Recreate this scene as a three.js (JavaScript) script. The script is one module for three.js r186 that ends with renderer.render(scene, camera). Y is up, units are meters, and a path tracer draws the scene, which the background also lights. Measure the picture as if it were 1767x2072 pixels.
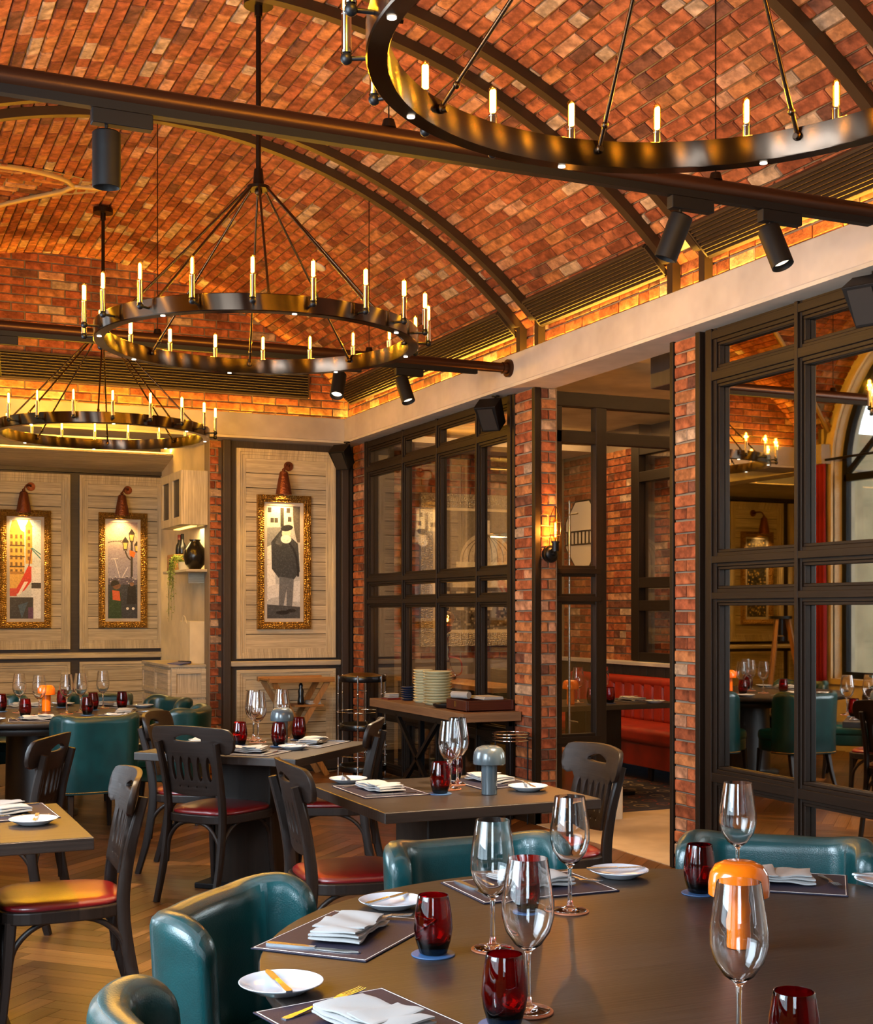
import * as THREE from 'three';
import { RoundedBoxGeometry } from 'three/addons/geometries/RoundedBoxGeometry.js';
import { mergeGeometries, toCreasedNormals } from 'three/addons/utils/BufferGeometryUtils.js';
import { TessellateModifier } from 'three/addons/modifiers/TessellateModifier.js';
import { RectAreaLightUniformsLib } from 'three/addons/lights/RectAreaLightUniformsLib.js';
RectAreaLightUniformsLib.init();
const V3 = THREE.Vector3, PI = Math.PI, { sin, cos, sqrt, abs, min, max, floor, hypot, atan2 } = Math;

// ---------- renderer, camera, daylight, exposure ----------
const scene = new THREE.Scene();
const renderer = new THREE.WebGLRenderer({ antialias: true });
renderer.toneMapping = THREE.LinearToneMapping;
renderer.toneMappingExposure = 0.95;
renderer.shadowMap.enabled = true;
const FOC = 2680, HORIZON = 1236, YAW = 24 * PI / 180, EYE = new V3(0, 1.5, 0);   // level camera with a shifted lens, 1767 x 2072 px
const camera = new THREE.PerspectiveCamera(2 * Math.atan(1036 / FOC) * 180 / PI, 1767 / 2072, 0.05, 200);
camera.position.copy(EYE); camera.rotation.y = -YAW;
camera.setViewOffset(1767, 2072, 0, 1036 - HORIZON, 1767, 2072);
camera.updateMatrixWorld();
scene.background = new THREE.Color().setRGB(0.62, 0.80, 1.0); scene.backgroundIntensity = 8;   // overcast daylight outside the tall windows
function areaLight(name, color, power, w, h, at, to) {
  const l = new THREE.RectAreaLight(color, power, w, h); l.name = name;
  l.position.set(...at); l.lookAt(...to); scene.add(l); return l;
}
const DAY = new THREE.Color().setRGB(0.70, 0.86, 1.0), AMBER = new THREE.Color().setRGB(1.0, 0.55, 0.06), WARM = new THREE.Color().setRGB(1.0, 0.62, 0.30);
areaLight('daylight_window_low', DAY, 24, 1.5, 2.0, [-0.80, 2.05, -2.4], [3, 1.2, -2.8]);     // daylight of the window beside the round table
areaLight('daylight_window_mid', DAY, 20, 1.5, 1.9, [-0.80, 1.9, -6.25], [3, 1.2, -6.25]);
areaLight('daylight_window_rear', DAY, 13, 1.5, 1.9, [-0.80, 1.9, 1.5], [3, 1.2, 0.4]);

// ---------- pixel -> place ----------
const FWD = new V3(sin(YAW), 0, -cos(YAW)), RGT = new V3(cos(YAW), 0, sin(YAW));
const ray = (x, y) => FWD.clone().addScaledVector(RGT, (x - 883.5) / FOC).add(new V3(0, (HORIZON - y) / FOC, 0));
const onY = (x, y, h) => { const r = ray(x, y); return r.multiplyScalar((h - 1.5) / r.y).add(EYE); };
const onX = (x, y, X) => { const r = ray(x, y); return r.multiplyScalar(X / r.x).add(EYE); };
const onZ = (x, y, Z) => { const r = ray(x, y); return r.multiplyScalar(Z / r.z).add(EYE); };
const proj = p => { const q = p.clone().sub(EYE), d = q.dot(FWD); return [883.5 + FOC * q.dot(RGT) / d, HORIZON - FOC * q.y / d, d]; };

// ---------- small tools ----------
function rng(s) { return () => { s |= 0; s = s + 0x6D2B79F5 | 0; let t = Math.imul(s ^ s >>> 15, 1 | s); t = t + Math.imul(t ^ t >>> 7, 61 | t) ^ t; return ((t ^ t >>> 14) >>> 0) / 4294967296; }; }
const R0 = rng(7), lerp = (a, b, t) => a + (b - a) * t, clamp = (x, a, b) => min(b, max(a, x)), sstep = (a, b, x) => { const t = clamp((x - a) / (b - a), 0, 1); return t * t * (3 - 2 * t); };
const names = {};
function numbered(n) { const k = names[n] = (names[n] ?? -1) + 1; return k ? n + '_' + String(k).padStart(3, '0') : n; }
const hex = (h) => new THREE.Color(h);
function flat(g) {
  let q = g.index ? g.toNonIndexed() : g.clone();
  for (const k of Object.keys(q.attributes)) if (!['position', 'normal', 'uv'].includes(k)) q.deleteAttribute(k);
  if (!q.attributes.normal) q.computeVertexNormals();
  if (!q.attributes.uv) q.setAttribute('uv', new THREE.BufferAttribute(new Float32Array(q.attributes.position.count * 2), 2));
  q.morphAttributes = {}; q.clearGroups(); return q;
}
const join = a => a.length === 1 ? a[0] : mergeGeometries(a.map(flat));
function uvMetres(g, axis, ou = 0, ov = 0) {          // texture coordinates in metres, the grain along one axis
  const p = g.attributes.position, n = g.attributes.normal, uv = new Float32Array(p.count * 2);
  if (!axis) { g.computeBoundingBox(); const s = g.boundingBox.getSize(new V3()); axis = s.x >= s.y && s.x >= s.z ? 'x' : s.y >= s.z ? 'y' : 'z'; }
  for (let i = 0; i < p.count; i++) {
    const c = { x: p.getX(i), y: p.getY(i), z: p.getZ(i) }, m = { x: abs(n.getX(i)), y: abs(n.getY(i)), z: abs(n.getZ(i)) };
    const o = ['x', 'y', 'z'].filter(k => k !== axis); let u, v;
    if (m[axis] > m[o[0]] && m[axis] > m[o[1]]) { u = c[o[0]]; v = c[o[1]]; } else { u = c[axis]; v = m[o[0]] > m[o[1]] ? c[o[1]] : c[o[0]]; }
    uv[2 * i] = u + ou; uv[2 * i + 1] = v + ov;
  }
  g.setAttribute('uv', new THREE.BufferAttribute(uv, 2)); return g;
}
function mesh(name, geo, mat, parent, axis) {
  let g = Array.isArray(geo) ? join(geo) : geo;
  if (mat.userData.metres) { g = g.index ? flat(g) : g; uvMetres(g, axis, R0() * 3, R0() * 3); }
  const m = new THREE.Mesh(g, mat); m.name = parent ? name : numbered(name); m.castShadow = m.receiveShadow = true;
  (parent || scene).add(m); return m;
}
function tag(o, label, category, group, kind) { if (label) o.userData.label = label; if (category) o.userData.category = category; if (group) o.userData.group = group; if (kind) o.userData.kind = kind; return o; }
function thing(name, label, category, at = [0, 0, 0], turn = 0, group) { const o = new THREE.Group(); o.name = numbered(name); scene.add(o); o.position.set(...at); o.rotation.y = turn; return tag(o, label, category, group); }
function struct(name, label, at = [0, 0, 0]) { const o = new THREE.Group(); o.name = numbered(name); scene.add(o); o.position.set(...at); return tag(o, label, null, null, 'structure'); }
function copyOf(src, label, group, at, turn = 0) { const o = src.clone(); o.name = numbered(src.userData.base || src.name.replace(/_\d+$/, '')); o.userData = { ...src.userData }; scene.add(o); o.position.set(...at); o.rotation.set(0, turn, 0); return tag(o, label, null, group); }
const T = (g, x = 0, y = 0, z = 0) => g.translate(x, y, z);
const box = (w, h, d, x = 0, y = 0, z = 0) => T(new THREE.BoxGeometry(w, h, d), x, y, z);
const span = (x0, x1, y0, y1, z0, z1) => box(abs(x1 - x0), abs(y1 - y0), abs(z1 - z0), (x0 + x1) / 2, (y0 + y1) / 2, (z0 + z1) / 2);
const rbox = (w, h, d, r, x = 0, y = 0, z = 0, s = 2) => T(new RoundedBoxGeometry(w, h, d, s, min(r, w / 2.01, h / 2.01, d / 2.01)), x, y, z);
const rspan = (x0, x1, y0, y1, z0, z1, r = .006) => rbox(abs(x1 - x0), abs(y1 - y0), abs(z1 - z0), r, (x0 + x1) / 2, (y0 + y1) / 2, (z0 + z1) / 2, 1);
const cyl = (r1, r2, h, x = 0, y = 0, z = 0, s = 20, open = false) => T(new THREE.CylinderGeometry(r1, r2, h, s, 1, open), x, y, z);
const ball = (r, x = 0, y = 0, z = 0, s = 16) => T(new THREE.SphereGeometry(r, s, max(6, s * .7 | 0)), x, y, z);
const lathe = (pts, s = 32) => new THREE.LatheGeometry(pts.map(p => new THREE.Vector2(p[0], p[1])), s);
const pts3 = a => a.map(p => p.isVector3 ? p : new V3(...p));
const tube = (a, r, n = 24, s = 8, closed = false) => new THREE.TubeGeometry(new THREE.CatmullRomCurve3(pts3(a), closed, 'centripetal'), n, r, s, closed);
function rod(a, b, r, s = 8, r2 = r) { const A = new V3(...a), B = new V3(...b), d = B.clone().sub(A), g = new THREE.CylinderGeometry(r2, r, d.length(), s); g.applyQuaternion(new THREE.Quaternion().setFromUnitVectors(new V3(0, 1, 0), d.clone().normalize())); const m = A.add(B).multiplyScalar(.5); return T(g, m.x, m.y, m.z); }
function beam(a, b, w, h) { const A = new V3(...a), B = new V3(...b), d = B.clone().sub(A), g = new THREE.BoxGeometry(w, d.length(), h); g.applyQuaternion(new THREE.Quaternion().setFromUnitVectors(new V3(0, 1, 0), d.clone().normalize())); const m = A.add(B).multiplyScalar(.5); return T(g, m.x, m.y, m.z); }
// a surface through rows of points: rows[i][j]; closed rows and closed ends on request
function skin(rows, loop = true, caps = true) {
  const n = rows.length, m = rows[0].length, pos = [], idx = [];
  rows.forEach(r => r.forEach(p => pos.push(p[0], p[1], p[2])));
  const e = loop ? m : m - 1;
  for (let i = 0; i < n - 1; i++) for (let j = 0; j < e; j++) { const a = i * m + j, b = i * m + (j + 1) % m, c = a + m, d = b + m; idx.push(a, c, b, b, c, d); }
  if (caps) for (const i of [0, n - 1]) { const k = pos.length / 3, c = [0, 0, 0]; rows[i].forEach(p => { c[0] += p[0] / m; c[1] += p[1] / m; c[2] += p[2] / m; }); pos.push(...c); for (let j = 0; j < e; j++) { const a = i * m + j, b = i * m + (j + 1) % m; i ? idx.push(k, b, a) : idx.push(k, a, b); } }
  const g = new THREE.BufferGeometry(); g.setAttribute('position', new THREE.Float32BufferAttribute(pos, 3)); g.setIndex(idx); g.computeVertexNormals();
  g.setAttribute('uv', new THREE.BufferAttribute(new Float32Array(pos.length / 3 * 2), 2)); return g;
}
const shape = (pts) => { const s = new THREE.Shape(); pts.forEach((p, i) => i ? s.lineTo(p[0], p[1]) : s.moveTo(p[0], p[1])); return s; };
const extrude = (s, depth, bevel = 0, curve = 12) => new THREE.ExtrudeGeometry(s, { depth, bevelEnabled: bevel > 0, bevelSize: bevel, bevelThickness: bevel, bevelSegments: 2, steps: 1, curveSegments: curve });
const ellipsePts = (cx, cy, rx, ry, n = 16) => Array.from({ length: n }, (_, i) => [cx + rx * cos(i / n * 2 * PI), cy + ry * sin(i / n * 2 * PI)]);

// ---------- textures ----------
function lattice(seed) { const r = rng(seed), a = new Float32Array(65536); for (let i = 0; i < 65536; i++) a[i] = r(); return a; }
const LAT = lattice(11);
function vnoise(x, y, px, py, s = 0) {                 // value noise that repeats every px, py
  const xi = floor(x), yi = floor(y), fx = x - xi, fy = y - yi, u = fx * fx * (3 - 2 * fx), v = fy * fy * (3 - 2 * fy);
  const at = (i, j) => LAT[((((i % px) + px) % px) * 157 + (((j % py) + py) % py) * 311 + s * 1013) & 65535];
  return lerp(lerp(at(xi, yi), at(xi + 1, yi), u), lerp(at(xi, yi + 1), at(xi + 1, yi + 1), u), v);
}
function fbm(u, v, fx, fy, oct, s = 0) { let a = .5, t = 0, n = 0; for (let o = 0; o < oct; o++) { t += a * vnoise(u * fx, v * fy, fx, fy, s + o); n += a; a *= .55; fx *= 2; fy *= 2; } return t / n; }
function dataTex(size, fn, srgb, rx = 1, ry = 1) {
  const d = new Uint8Array(size * size * 4);
  for (let y = 0; y < size; y++) for (let x = 0; x < size; x++) { const c = fn((x + .5) / size, (y + .5) / size), k = (y * size + x) * 4; const [r, g, b] = typeof c === 'number' ? [c, c, c] : c; d[k] = clamp(r, 0, 1) * 255; d[k + 1] = clamp(g, 0, 1) * 255; d[k + 2] = clamp(b, 0, 1) * 255; d[k + 3] = 255; }
  const t = new THREE.DataTexture(d, size, size); t.wrapS = t.wrapT = THREE.RepeatWrapping; t.magFilter = THREE.LinearFilter; t.minFilter = THREE.LinearMipmapLinearFilter; t.generateMipmaps = true;
  if (srgb) t.colorSpace = THREE.SRGBColorSpace; t.repeat.set(rx, ry); t.needsUpdate = true; return t;
}
const grainAt = (u, v) => { const w = fbm(u, v, 2, 8, 3, 3) * .35, a = fbm(u, v + w * .06, 3, 90, 3, 5), b = fbm(u, v, 14, 200, 2, 9), c = fbm(u, v, 2, 5, 3, 12); return .45 * a + .25 * b + .3 * c; };
const texGrain = dataTex(512, (u, v) => { const g = grainAt(u, v); return .52 + .62 * g; }, true, 1, 1.6);
const texGrainBump = dataTex(512, (u, v) => grainAt(u, v), false, 1, 1.6);
const brickAt = (u, v) => { const a = fbm(u, v, 10, 10, 5, 21), b = fbm(u, v, 40, 40, 2, 30); return [a, b]; };
const texBrick = dataTex(512, (u, v) => { const [a, b] = brickAt(u, v), lime = sstep(.60, .78, fbm(u, v, 7, 7, 4, 40)) * (.35 + .65 * sstep(.45, .65, b)); const k = .45 + .75 * a; return [lerp(k, .98, lime * .55), lerp(k * .97, .95, lime * .6), lerp(k * .95, .90, lime * .65)]; }, true, 2.2, 2.2);
const texBrickBump = dataTex(512, (u, v) => { const [a, b] = brickAt(u, v); return .6 * a + .4 * b; }, false, 2.2, 2.2);
const texSoft = dataTex(256, (u, v) => .80 + .26 * fbm(u, v, 6, 6, 4, 50), true, .7, .7);
const texLeather = dataTex(512, (u, v) => { let d = 9, x = u * 60, y = v * 60; for (let i = -1; i < 2; i++) for (let j = -1; j < 2; j++) { const cx = floor(x) + i, cy = floor(y) + j, h = (((cx + 60) % 60) * 157 + ((cy + 60) % 60) * 311) & 65535; d = min(d, hypot(cx + LAT[h] - x, cy + LAT[(h + 77) & 65535] - y)); } return .35 + .45 * d + .2 * fbm(u, v, 20, 20, 2, 60); }, false, 4, 4);
const texLeatherTone = dataTex(256, (u, v) => .70 + .42 * fbm(u, v, 5, 5, 5, 70), true, 1.5, 1.5);
const texWeave = dataTex(256, (u, v) => .5 + .25 * sin(u * 2 * PI * 64) * (sin(v * 2 * PI * 64) > 0 ? 1 : .4) + .25 * sin(v * 2 * PI * 64), false, 9, 9);
const texDents = dataTex(256, (u, v) => fbm(u, v, 12, 12, 3, 81), false, 6, 6);
const texCarve = dataTex(512, (u, v) => { const a = fbm(u, v, 16, 16, 3, 90), b = abs(sin(u * 2 * PI * 8 + 5 * fbm(u, v, 8, 8, 2, 95))) * abs(sin(v * 2 * PI * 8 + 5 * fbm(u, v, 8, 8, 2, 97))); return .5 * a + .5 * b; }, false, 3, 3);

// ---------- materials ----------
function std(color, rough, o = {}, metres = true) { const m = new THREE.MeshStandardMaterial({ color: typeof color === 'string' ? hex(color) : color, roughness: rough, ...o }); if (metres && (o.map || o.bumpMap)) m.userData.metres = true; return m; }
function phys(color, rough, o = {}) { const m = new THREE.MeshPhysicalMaterial({ color: typeof color === 'string' ? hex(color) : color, roughness: rough, ...o }); if (o.map || o.bumpMap) m.userData.metres = true; return m; }
const wood = (c, r = .45, b = .0006) => std(c, r, { map: texGrain, bumpMap: texGrainBump, bumpScale: b });
const M = {
  chairWood: phys('#241a15', .44, { map: texGrain, bumpMap: texGrainBump, bumpScale: .0006, specularIntensity: .6 }), tableWood: phys('#312a26', .36, { map: texGrain, bumpMap: texGrainBump, bumpScale: .0006, specularIntensity: .5 }), tableEdge: wood('#2b1f18', .4), frameWood: phys('#21170f', .5, { map: texGrain, bumpMap: texGrainBump, bumpScale: .0006, specularIntensity: .45 }), stile: wood('#3a302a', .5),
  oak: wood('#cbbb9a', .55), oakPale: wood('#cfc2a8', .5), oakWarm: wood('#a8763f', .45), benchTop: wood('#7d5f45', .5), planter: wood('#5a4330', .5),
  white: std('#b0a8a0', .7, { map: texSoft }), cream: std('#d9c9a4', .75, { map: texSoft }), plaster: std('#b9b2a6', .8, { map: texSoft }), mortar: std('#7d6f5e', .9, { map: texSoft }),
  stone: std('#cfc5ae', .8, { map: texSoft, bumpMap: texDents, bumpScale: .002 }), beige: std('#b59f82', .8, { map: texSoft }),
  black: phys('#09090b', .6, { specularIntensity: .4 }), blackGloss: std('#101114', .25), iron: std('#1c1d20', .42, { metalness: .7 }), bronze: phys('#4a3d33', .21, { metalness: 1, anisotropy: 1, anisotropyRotation: PI / 2 }), bronzeDark: std('#2e241c', .38, { metalness: .9 }), pipe: std('#3a2418', .36, { metalness: .7 }), ribs: std('#3d2e20', .42, { metalness: .5 }), ribPale: std('#a8906c', .5, { metalness: .3 }),
  chrome: std('#d8d6d2', .12, { metalness: 1 }), steel: std('#c0c6cc', .26, { metalness: 1 }), brass: std('#b08a48', .3, { metalness: 1 }), copper: std('#6f3d26', .42, { metalness: .8, bumpMap: texDents, bumpScale: .004 }),
  gilt: std('#9c7636', .42, { metalness: .8, bumpMap: texCarve, bumpScale: .02 }), silverGilt: std('#b8ab92', .4, { metalness: .7, bumpMap: texCarve, bumpScale: .014 }), giltPlain: std('#c79a45', .35, { metalness: .8 }),
  teal: phys('#093f42', .28, { map: texLeatherTone, bumpMap: texLeather, bumpScale: .0006, clearcoat: .25, clearcoatRoughness: .25 }), red: phys('#6b0e12', .28, { map: texLeatherTone, bumpMap: texLeather, bumpScale: .0005, clearcoat: .3, clearcoatRoughness: .2 }), orangeLeather: phys('#98240a', .36, { map: texLeatherTone, bumpMap: texLeather, bumpScale: .0006, clearcoat: .2, clearcoatRoughness: .3 }),
  mat: phys('#211e30', .6, { specularIntensity: .5, map: texLeatherTone, bumpMap: texLeather, bumpScale: .0004 }), coasterBlue: std('#23466e', .5, { bumpMap: texLeather, bumpScale: .0004 }), coasterTan: std('#9a5a3a', .5, { bumpMap: texLeather, bumpScale: .0004 }), stitch: std('#cfc8c0', .8),
  linen: std('#8f8e8d', .85, { bumpMap: texWeave, bumpScale: .0004 }), china: phys('#b3b8c0', .12, { clearcoat: .5 }), dish: std('#cbc8a4', .3, { map: texSoft }), navy: std('#1c2a48', .3, {}),
  orange: phys('#d9660a', .18, { clearcoat: .8, clearcoatRoughness: .06 }), greyLamp: phys('#3f4a50', .25, { clearcoat: .4 }),
  glass: new THREE.MeshPhysicalMaterial({ color: 0xffffff, roughness: 0, transmission: 1, ior: 1.5, thickness: .002 }),
  ruby: new THREE.MeshPhysicalMaterial({ color: hex('#ff5a6a'), roughness: .02, transmission: 1, ior: 1.5, thickness: .004, attenuationColor: new THREE.Color().setRGB(.55, .004, .02), attenuationDistance: .0035 }),
  pane: new THREE.MeshPhysicalMaterial({ color: hex('#f4f2ee'), roughness: 0, transmission: 1, ior: 1.6, thickness: 0 }),
  amberGlass: new THREE.MeshPhysicalMaterial({ color: hex('#ffd58a'), roughness: .02, transmission: 1, ior: 1.45, thickness: 0 }),
  mirror: std('#d9d2c8', .015, { metalness: 1 }), velvet: std('#8f0f1c', .8, { map: texLeatherTone }),
  slot: std('#140f0c', .7), grille: std('#3a2c20', .5, { metalness: .4 }),
  filament: new THREE.MeshStandardMaterial({ color: 0x000000, emissive: new THREE.Color().setRGB(1, .56, .14), emissiveIntensity: 40 }), led: new THREE.MeshStandardMaterial({ color: 0x000000, emissive: new THREE.Color().setRGB(1, .45, .08), emissiveIntensity: 6 }), spotFace: new THREE.MeshStandardMaterial({ color: 0x222222, emissive: new THREE.Color().setRGB(1, .85, .6), emissiveIntensity: 2.2 }), downlight: new THREE.MeshStandardMaterial({ color: 0x000000, emissive: new THREE.Color().setRGB(1, .9, .72), emissiveIntensity: 5 }),
};

// ---------- bricks ----------
const TONES = ['#9a583c', '#a46342', '#844a31', '#ad754c', '#9c5d3c', '#714a3b', '#b88b6e', '#b49c84'], TW = [.2, .2, .16, .14, .14, .06, .06, .04];
const brickMats = TONES.map(c => phys(c, .82, { map: texBrick, bumpMap: texBrickBump, bumpScale: .003, specularIntensity: .3 }));
const brickMix = new THREE.MeshPhysicalMaterial({ color: 0xffffff, roughness: .82, specularIntensity: .3, map: texBrick, bumpMap: texBrickBump, bumpScale: .003, vertexColors: true });
const pickTone = r => { let v = r(), i = 0; while (i < TW.length - 1 && (v -= TW[i]) > 0) i++; return i; };
const brickCache = {};
function brickGeo(L, H, D, variant) {                  // length x, height y, front face at z = D, worn edges
  const key = [L.toFixed(3), H.toFixed(3), D, variant].join(); if (brickCache[key]) return brickCache[key];
  const r = rng(variant * 97 + 5), c = .005, j = () => (r() - .5) * .005, ring = (x, y, z) => [[-x + j(), -y + j(), z], [x + j(), -y + j(), z], [x + j(), y + j(), z], [-x + j(), y + j(), z]];
  const a = ring(L / 2, H / 2, 0), b = ring(L / 2, H / 2, D - c), d = ring(L / 2 - c, H / 2 - c, D + (r() - .5) * .003);
  const P = [], q = (p, s, t, u) => { for (const k of [p, s, t, p, t, u]) P.push(...k); };
  for (let i = 0; i < 4; i++) { const k = (i + 1) % 4; q(a[i], a[k], b[k], b[i]); q(b[i], b[k], d[k], d[i]); } q(d[0], d[1], d[2], d[3]);
  const g = new THREE.BufferGeometry(); g.setAttribute('position', new THREE.Float32BufferAttribute(P, 3)); g.computeVertexNormals(); uvMetres(g, 'x', variant * .37, variant * .61);
  return brickCache[key] = g;
}
class Pile {                                            // many pieces joined into one geometry, tinted piece by piece
  constructor() { this.p = []; this.n = []; this.u = []; this.c = []; }
  add(g, m, col, ou = 0, ov = 0) { const P = g.attributes.position, N = g.attributes.normal, U = g.attributes.uv, v = new V3(), nm = new THREE.Matrix3().getNormalMatrix(m); for (let i = 0; i < P.count; i++) { v.fromBufferAttribute(P, i).applyMatrix4(m); this.p.push(v.x, v.y, v.z); v.fromBufferAttribute(N, i).applyMatrix3(nm).normalize(); this.n.push(v.x, v.y, v.z); this.u.push(U.getX(i) + ou, U.getY(i) + ov); this.c.push(col.r, col.g, col.b); } }
  mesh(name, mat, parent) { const g = new THREE.BufferGeometry(); g.setAttribute('position', new THREE.Float32BufferAttribute(this.p, 3)); g.setAttribute('normal', new THREE.Float32BufferAttribute(this.n, 3)); g.setAttribute('uv', new THREE.Float32BufferAttribute(this.u, 2)); g.setAttribute('color', new THREE.Float32BufferAttribute(this.c, 3)); const m = new THREE.Mesh(g, mat); m.name = name; m.castShadow = m.receiveShadow = true; parent.add(m); m.userData.kind = 'stuff'; return m; }
}
// list: [{m: Matrix4 in world axes, L, H}]; the 300 that show largest become parts, the rest one part
function layBricks(parent, list, seed, most = 300, name = 'brick', D = .03, mats = brickMats, mix = brickMix, geo = brickGeo, tones = TONES) {
  const r = rng(seed), v = new V3(), nz = new V3();
  for (const b of list) { v.setFromMatrixPosition(b.m); nz.setFromMatrixColumn(b.m, 2); const [x, y, d] = proj(v), face = nz.dot(EYE.clone().sub(v).normalize()); b.size = d > .1 && x > -40 && x < 1807 && y > -40 && y < 2112 && face > .02 ? b.L * b.H * max(.05, face) / (d * d) : 0; b.tone = b.tone ?? pickTone(r); b.variant = floor(r() * 4); }
  const order = list.slice().sort((a, b) => b.size - a.size), keep = new Set(order.slice(0, most).filter(b => b.size > 0 || list.length <= most));
  const pile = new Pile(), colours = tones.map(hex), off = parent.position; let rest = 0;
  for (const b of list) {
    const g = geo(b.L, b.H, D, b.variant);
    if (keep.has(b)) { const m = new THREE.Mesh(g, mats[b.tone]); m.name = name; m.castShadow = m.receiveShadow = true; m.applyMatrix4(b.m); m.position.sub(off); parent.add(m); }
    else { const mm = b.m.clone(); mm.setPosition(v.setFromMatrixPosition(b.m).sub(off)); pile.add(g, mm, colours[b.tone], r() * 3, r() * 3); rest++; }
  }
  if (rest) pile.mesh(name + '_field', mix, parent);
}
function frameAt(o, u, v, n) { return new THREE.Matrix4().makeBasis(u, v, n).setPosition(o); }
// a flat brick face: lower corner o, along u (unit), facing n
function faceBricks(o, u, n, width, height, opt = {}) {
  if (u.clone().cross(new V3(0, 1, 0)).dot(n) < 0) { o = o.clone().addScaledVector(u, width); u = u.clone().negate(); }
  const out = [], H = .065, J = .010, up = new V3(0, 1, 0), rows = Math.round(height / (H + J)), h = height / rows - J, r = rng(opt.seed || 3), L = opt.L || .215;
  for (let i = 0; i < rows; i++) {
    const cells = []; let y = (i + .5) * (height / rows);
    if (width < .34) { if ((i + (opt.odd || 0)) % 2) { const k = width * (.46 + .08 * r()); cells.push([0, k], [k, width]); } else cells.push([0, width]); }
    else { let x = (i % 2) ? -(L + J) * (opt.shift ?? .5) : 0; while (x < width) { const half = opt.mixed && r() < .3, l = half ? (L + J) / 2 : L + J; const a = max(0, x), b = min(width, x + l); if (b - a > .03) cells.push([a, b]); x += l; } }
    for (const [a, b] of cells) {
      if (opt.keep && !opt.keep(o.clone().addScaledVector(u, (a + b) / 2).addScaledVector(up, y))) continue;
      const tilt = (r() - .5) * .006, c = o.clone().addScaledVector(u, (a + b) / 2).addScaledVector(up, y).addScaledVector(n, (r() - .5) * .004);
      out.push({ m: frameAt(c, u.clone().addScaledVector(up, tilt).normalize(), up.clone().addScaledVector(u, -tilt).normalize(), n), L: b - a - J, H: h });
    }
  }
  return out;
}
const X1 = new V3(1, 0, 0), Z1 = new V3(0, 0, 1), XM = new V3(-1, 0, 0), ZM = new V3(0, 0, -1);

// ---------- the room ----------
const WX = 4.41, LX = -0.85, BZ = -11.88, VC = [1.77, 1.06], VR = 3.55, FRONT = 3.4;      // window wall, far wall, end wall, vault circle
const vaultY = x => VC[1] + sqrt(max(0, VR * VR - (x - VC[0]) ** 2));
const LUN = [-9.9, -2.4], LR = 1.6, LY = 3.0;                                               // cross vaults over two of the tall windows
const crossY = (z) => { for (const c of LUN) { const w = abs(z - c); if (w < LR) return LY + sqrt(LR * LR - w * w); } return -1; };
const inLunette = (x, z) => x < 1.75 && crossY(z) > vaultY(x) + .002;
const SPRING = 4.37;

{ // parquet floor
  const f = struct('floor', 'herringbone oak parquet floor of the dining room');
  mesh('floor_slab', span(LX - 2.4, WX + .3, -.25, -.014, -14.6, FRONT), M.mortar, f);
  const PT = ['#6f4522', '#794d25', '#62401f', '#85572b', '#6a4220', '#583719'], L = .54, W = .09, list = [], r = rng(41);
  const mats = PT.map(c => { const m = std(c, .33, { map: texGrain, bumpMap: texGrainBump, bumpScale: .0004 }, false); return m; }), mix = new THREE.MeshStandardMaterial({ color: 0xffffff, roughness: .33, map: texGrain, bumpMap: texGrainBump, bumpScale: .0004, vertexColors: true });
  const a = PI / 4, d1 = new V3(cos(a), 0, sin(a)), d2 = new V3(-sin(a), 0, cos(a)), n = 6, Y1 = new V3(0, 1, 0);
  for (let v = -110; v < 110; v++) for (let k = -10; k < 11; k++) for (const up of [0, 1]) {   // herringbone: one plank along d1 and one along d2 per step
    const u0 = up ? v - 1 + 2 * n * k : v + 2 * n * k, cu = (up ? u0 + .5 : u0 + n / 2) * W, cv = (up ? v + n / 2 : v + .5) * W;
    const c = d1.clone().multiplyScalar(cu).addScaledVector(d2, cv).add(new V3(1.5, 0, -5));
    if (c.x < LX - .05 || c.x > WX + .25 || c.z < BZ || c.z > .6) continue;
    const u = up ? d2 : d1;
    list.push({ m: new THREE.Matrix4().makeBasis(u, Y1.clone().cross(u), Y1).setPosition(c.x, -.013, c.z), L: L - .002, H: W - .002, tone: floor(r() * 6) });
  }
  const pc = {}, plank = (l, h, D, v) => pc[v] ??= (() => { const b = flat(box(l, h, .013, 0, 0, .0065)); return uvMetres(b, 'x', v * .7, v * .33); })();
  layBricks(f, list, 43, 300, 'plank', .013, mats, mix, plank, PT);
}
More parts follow.
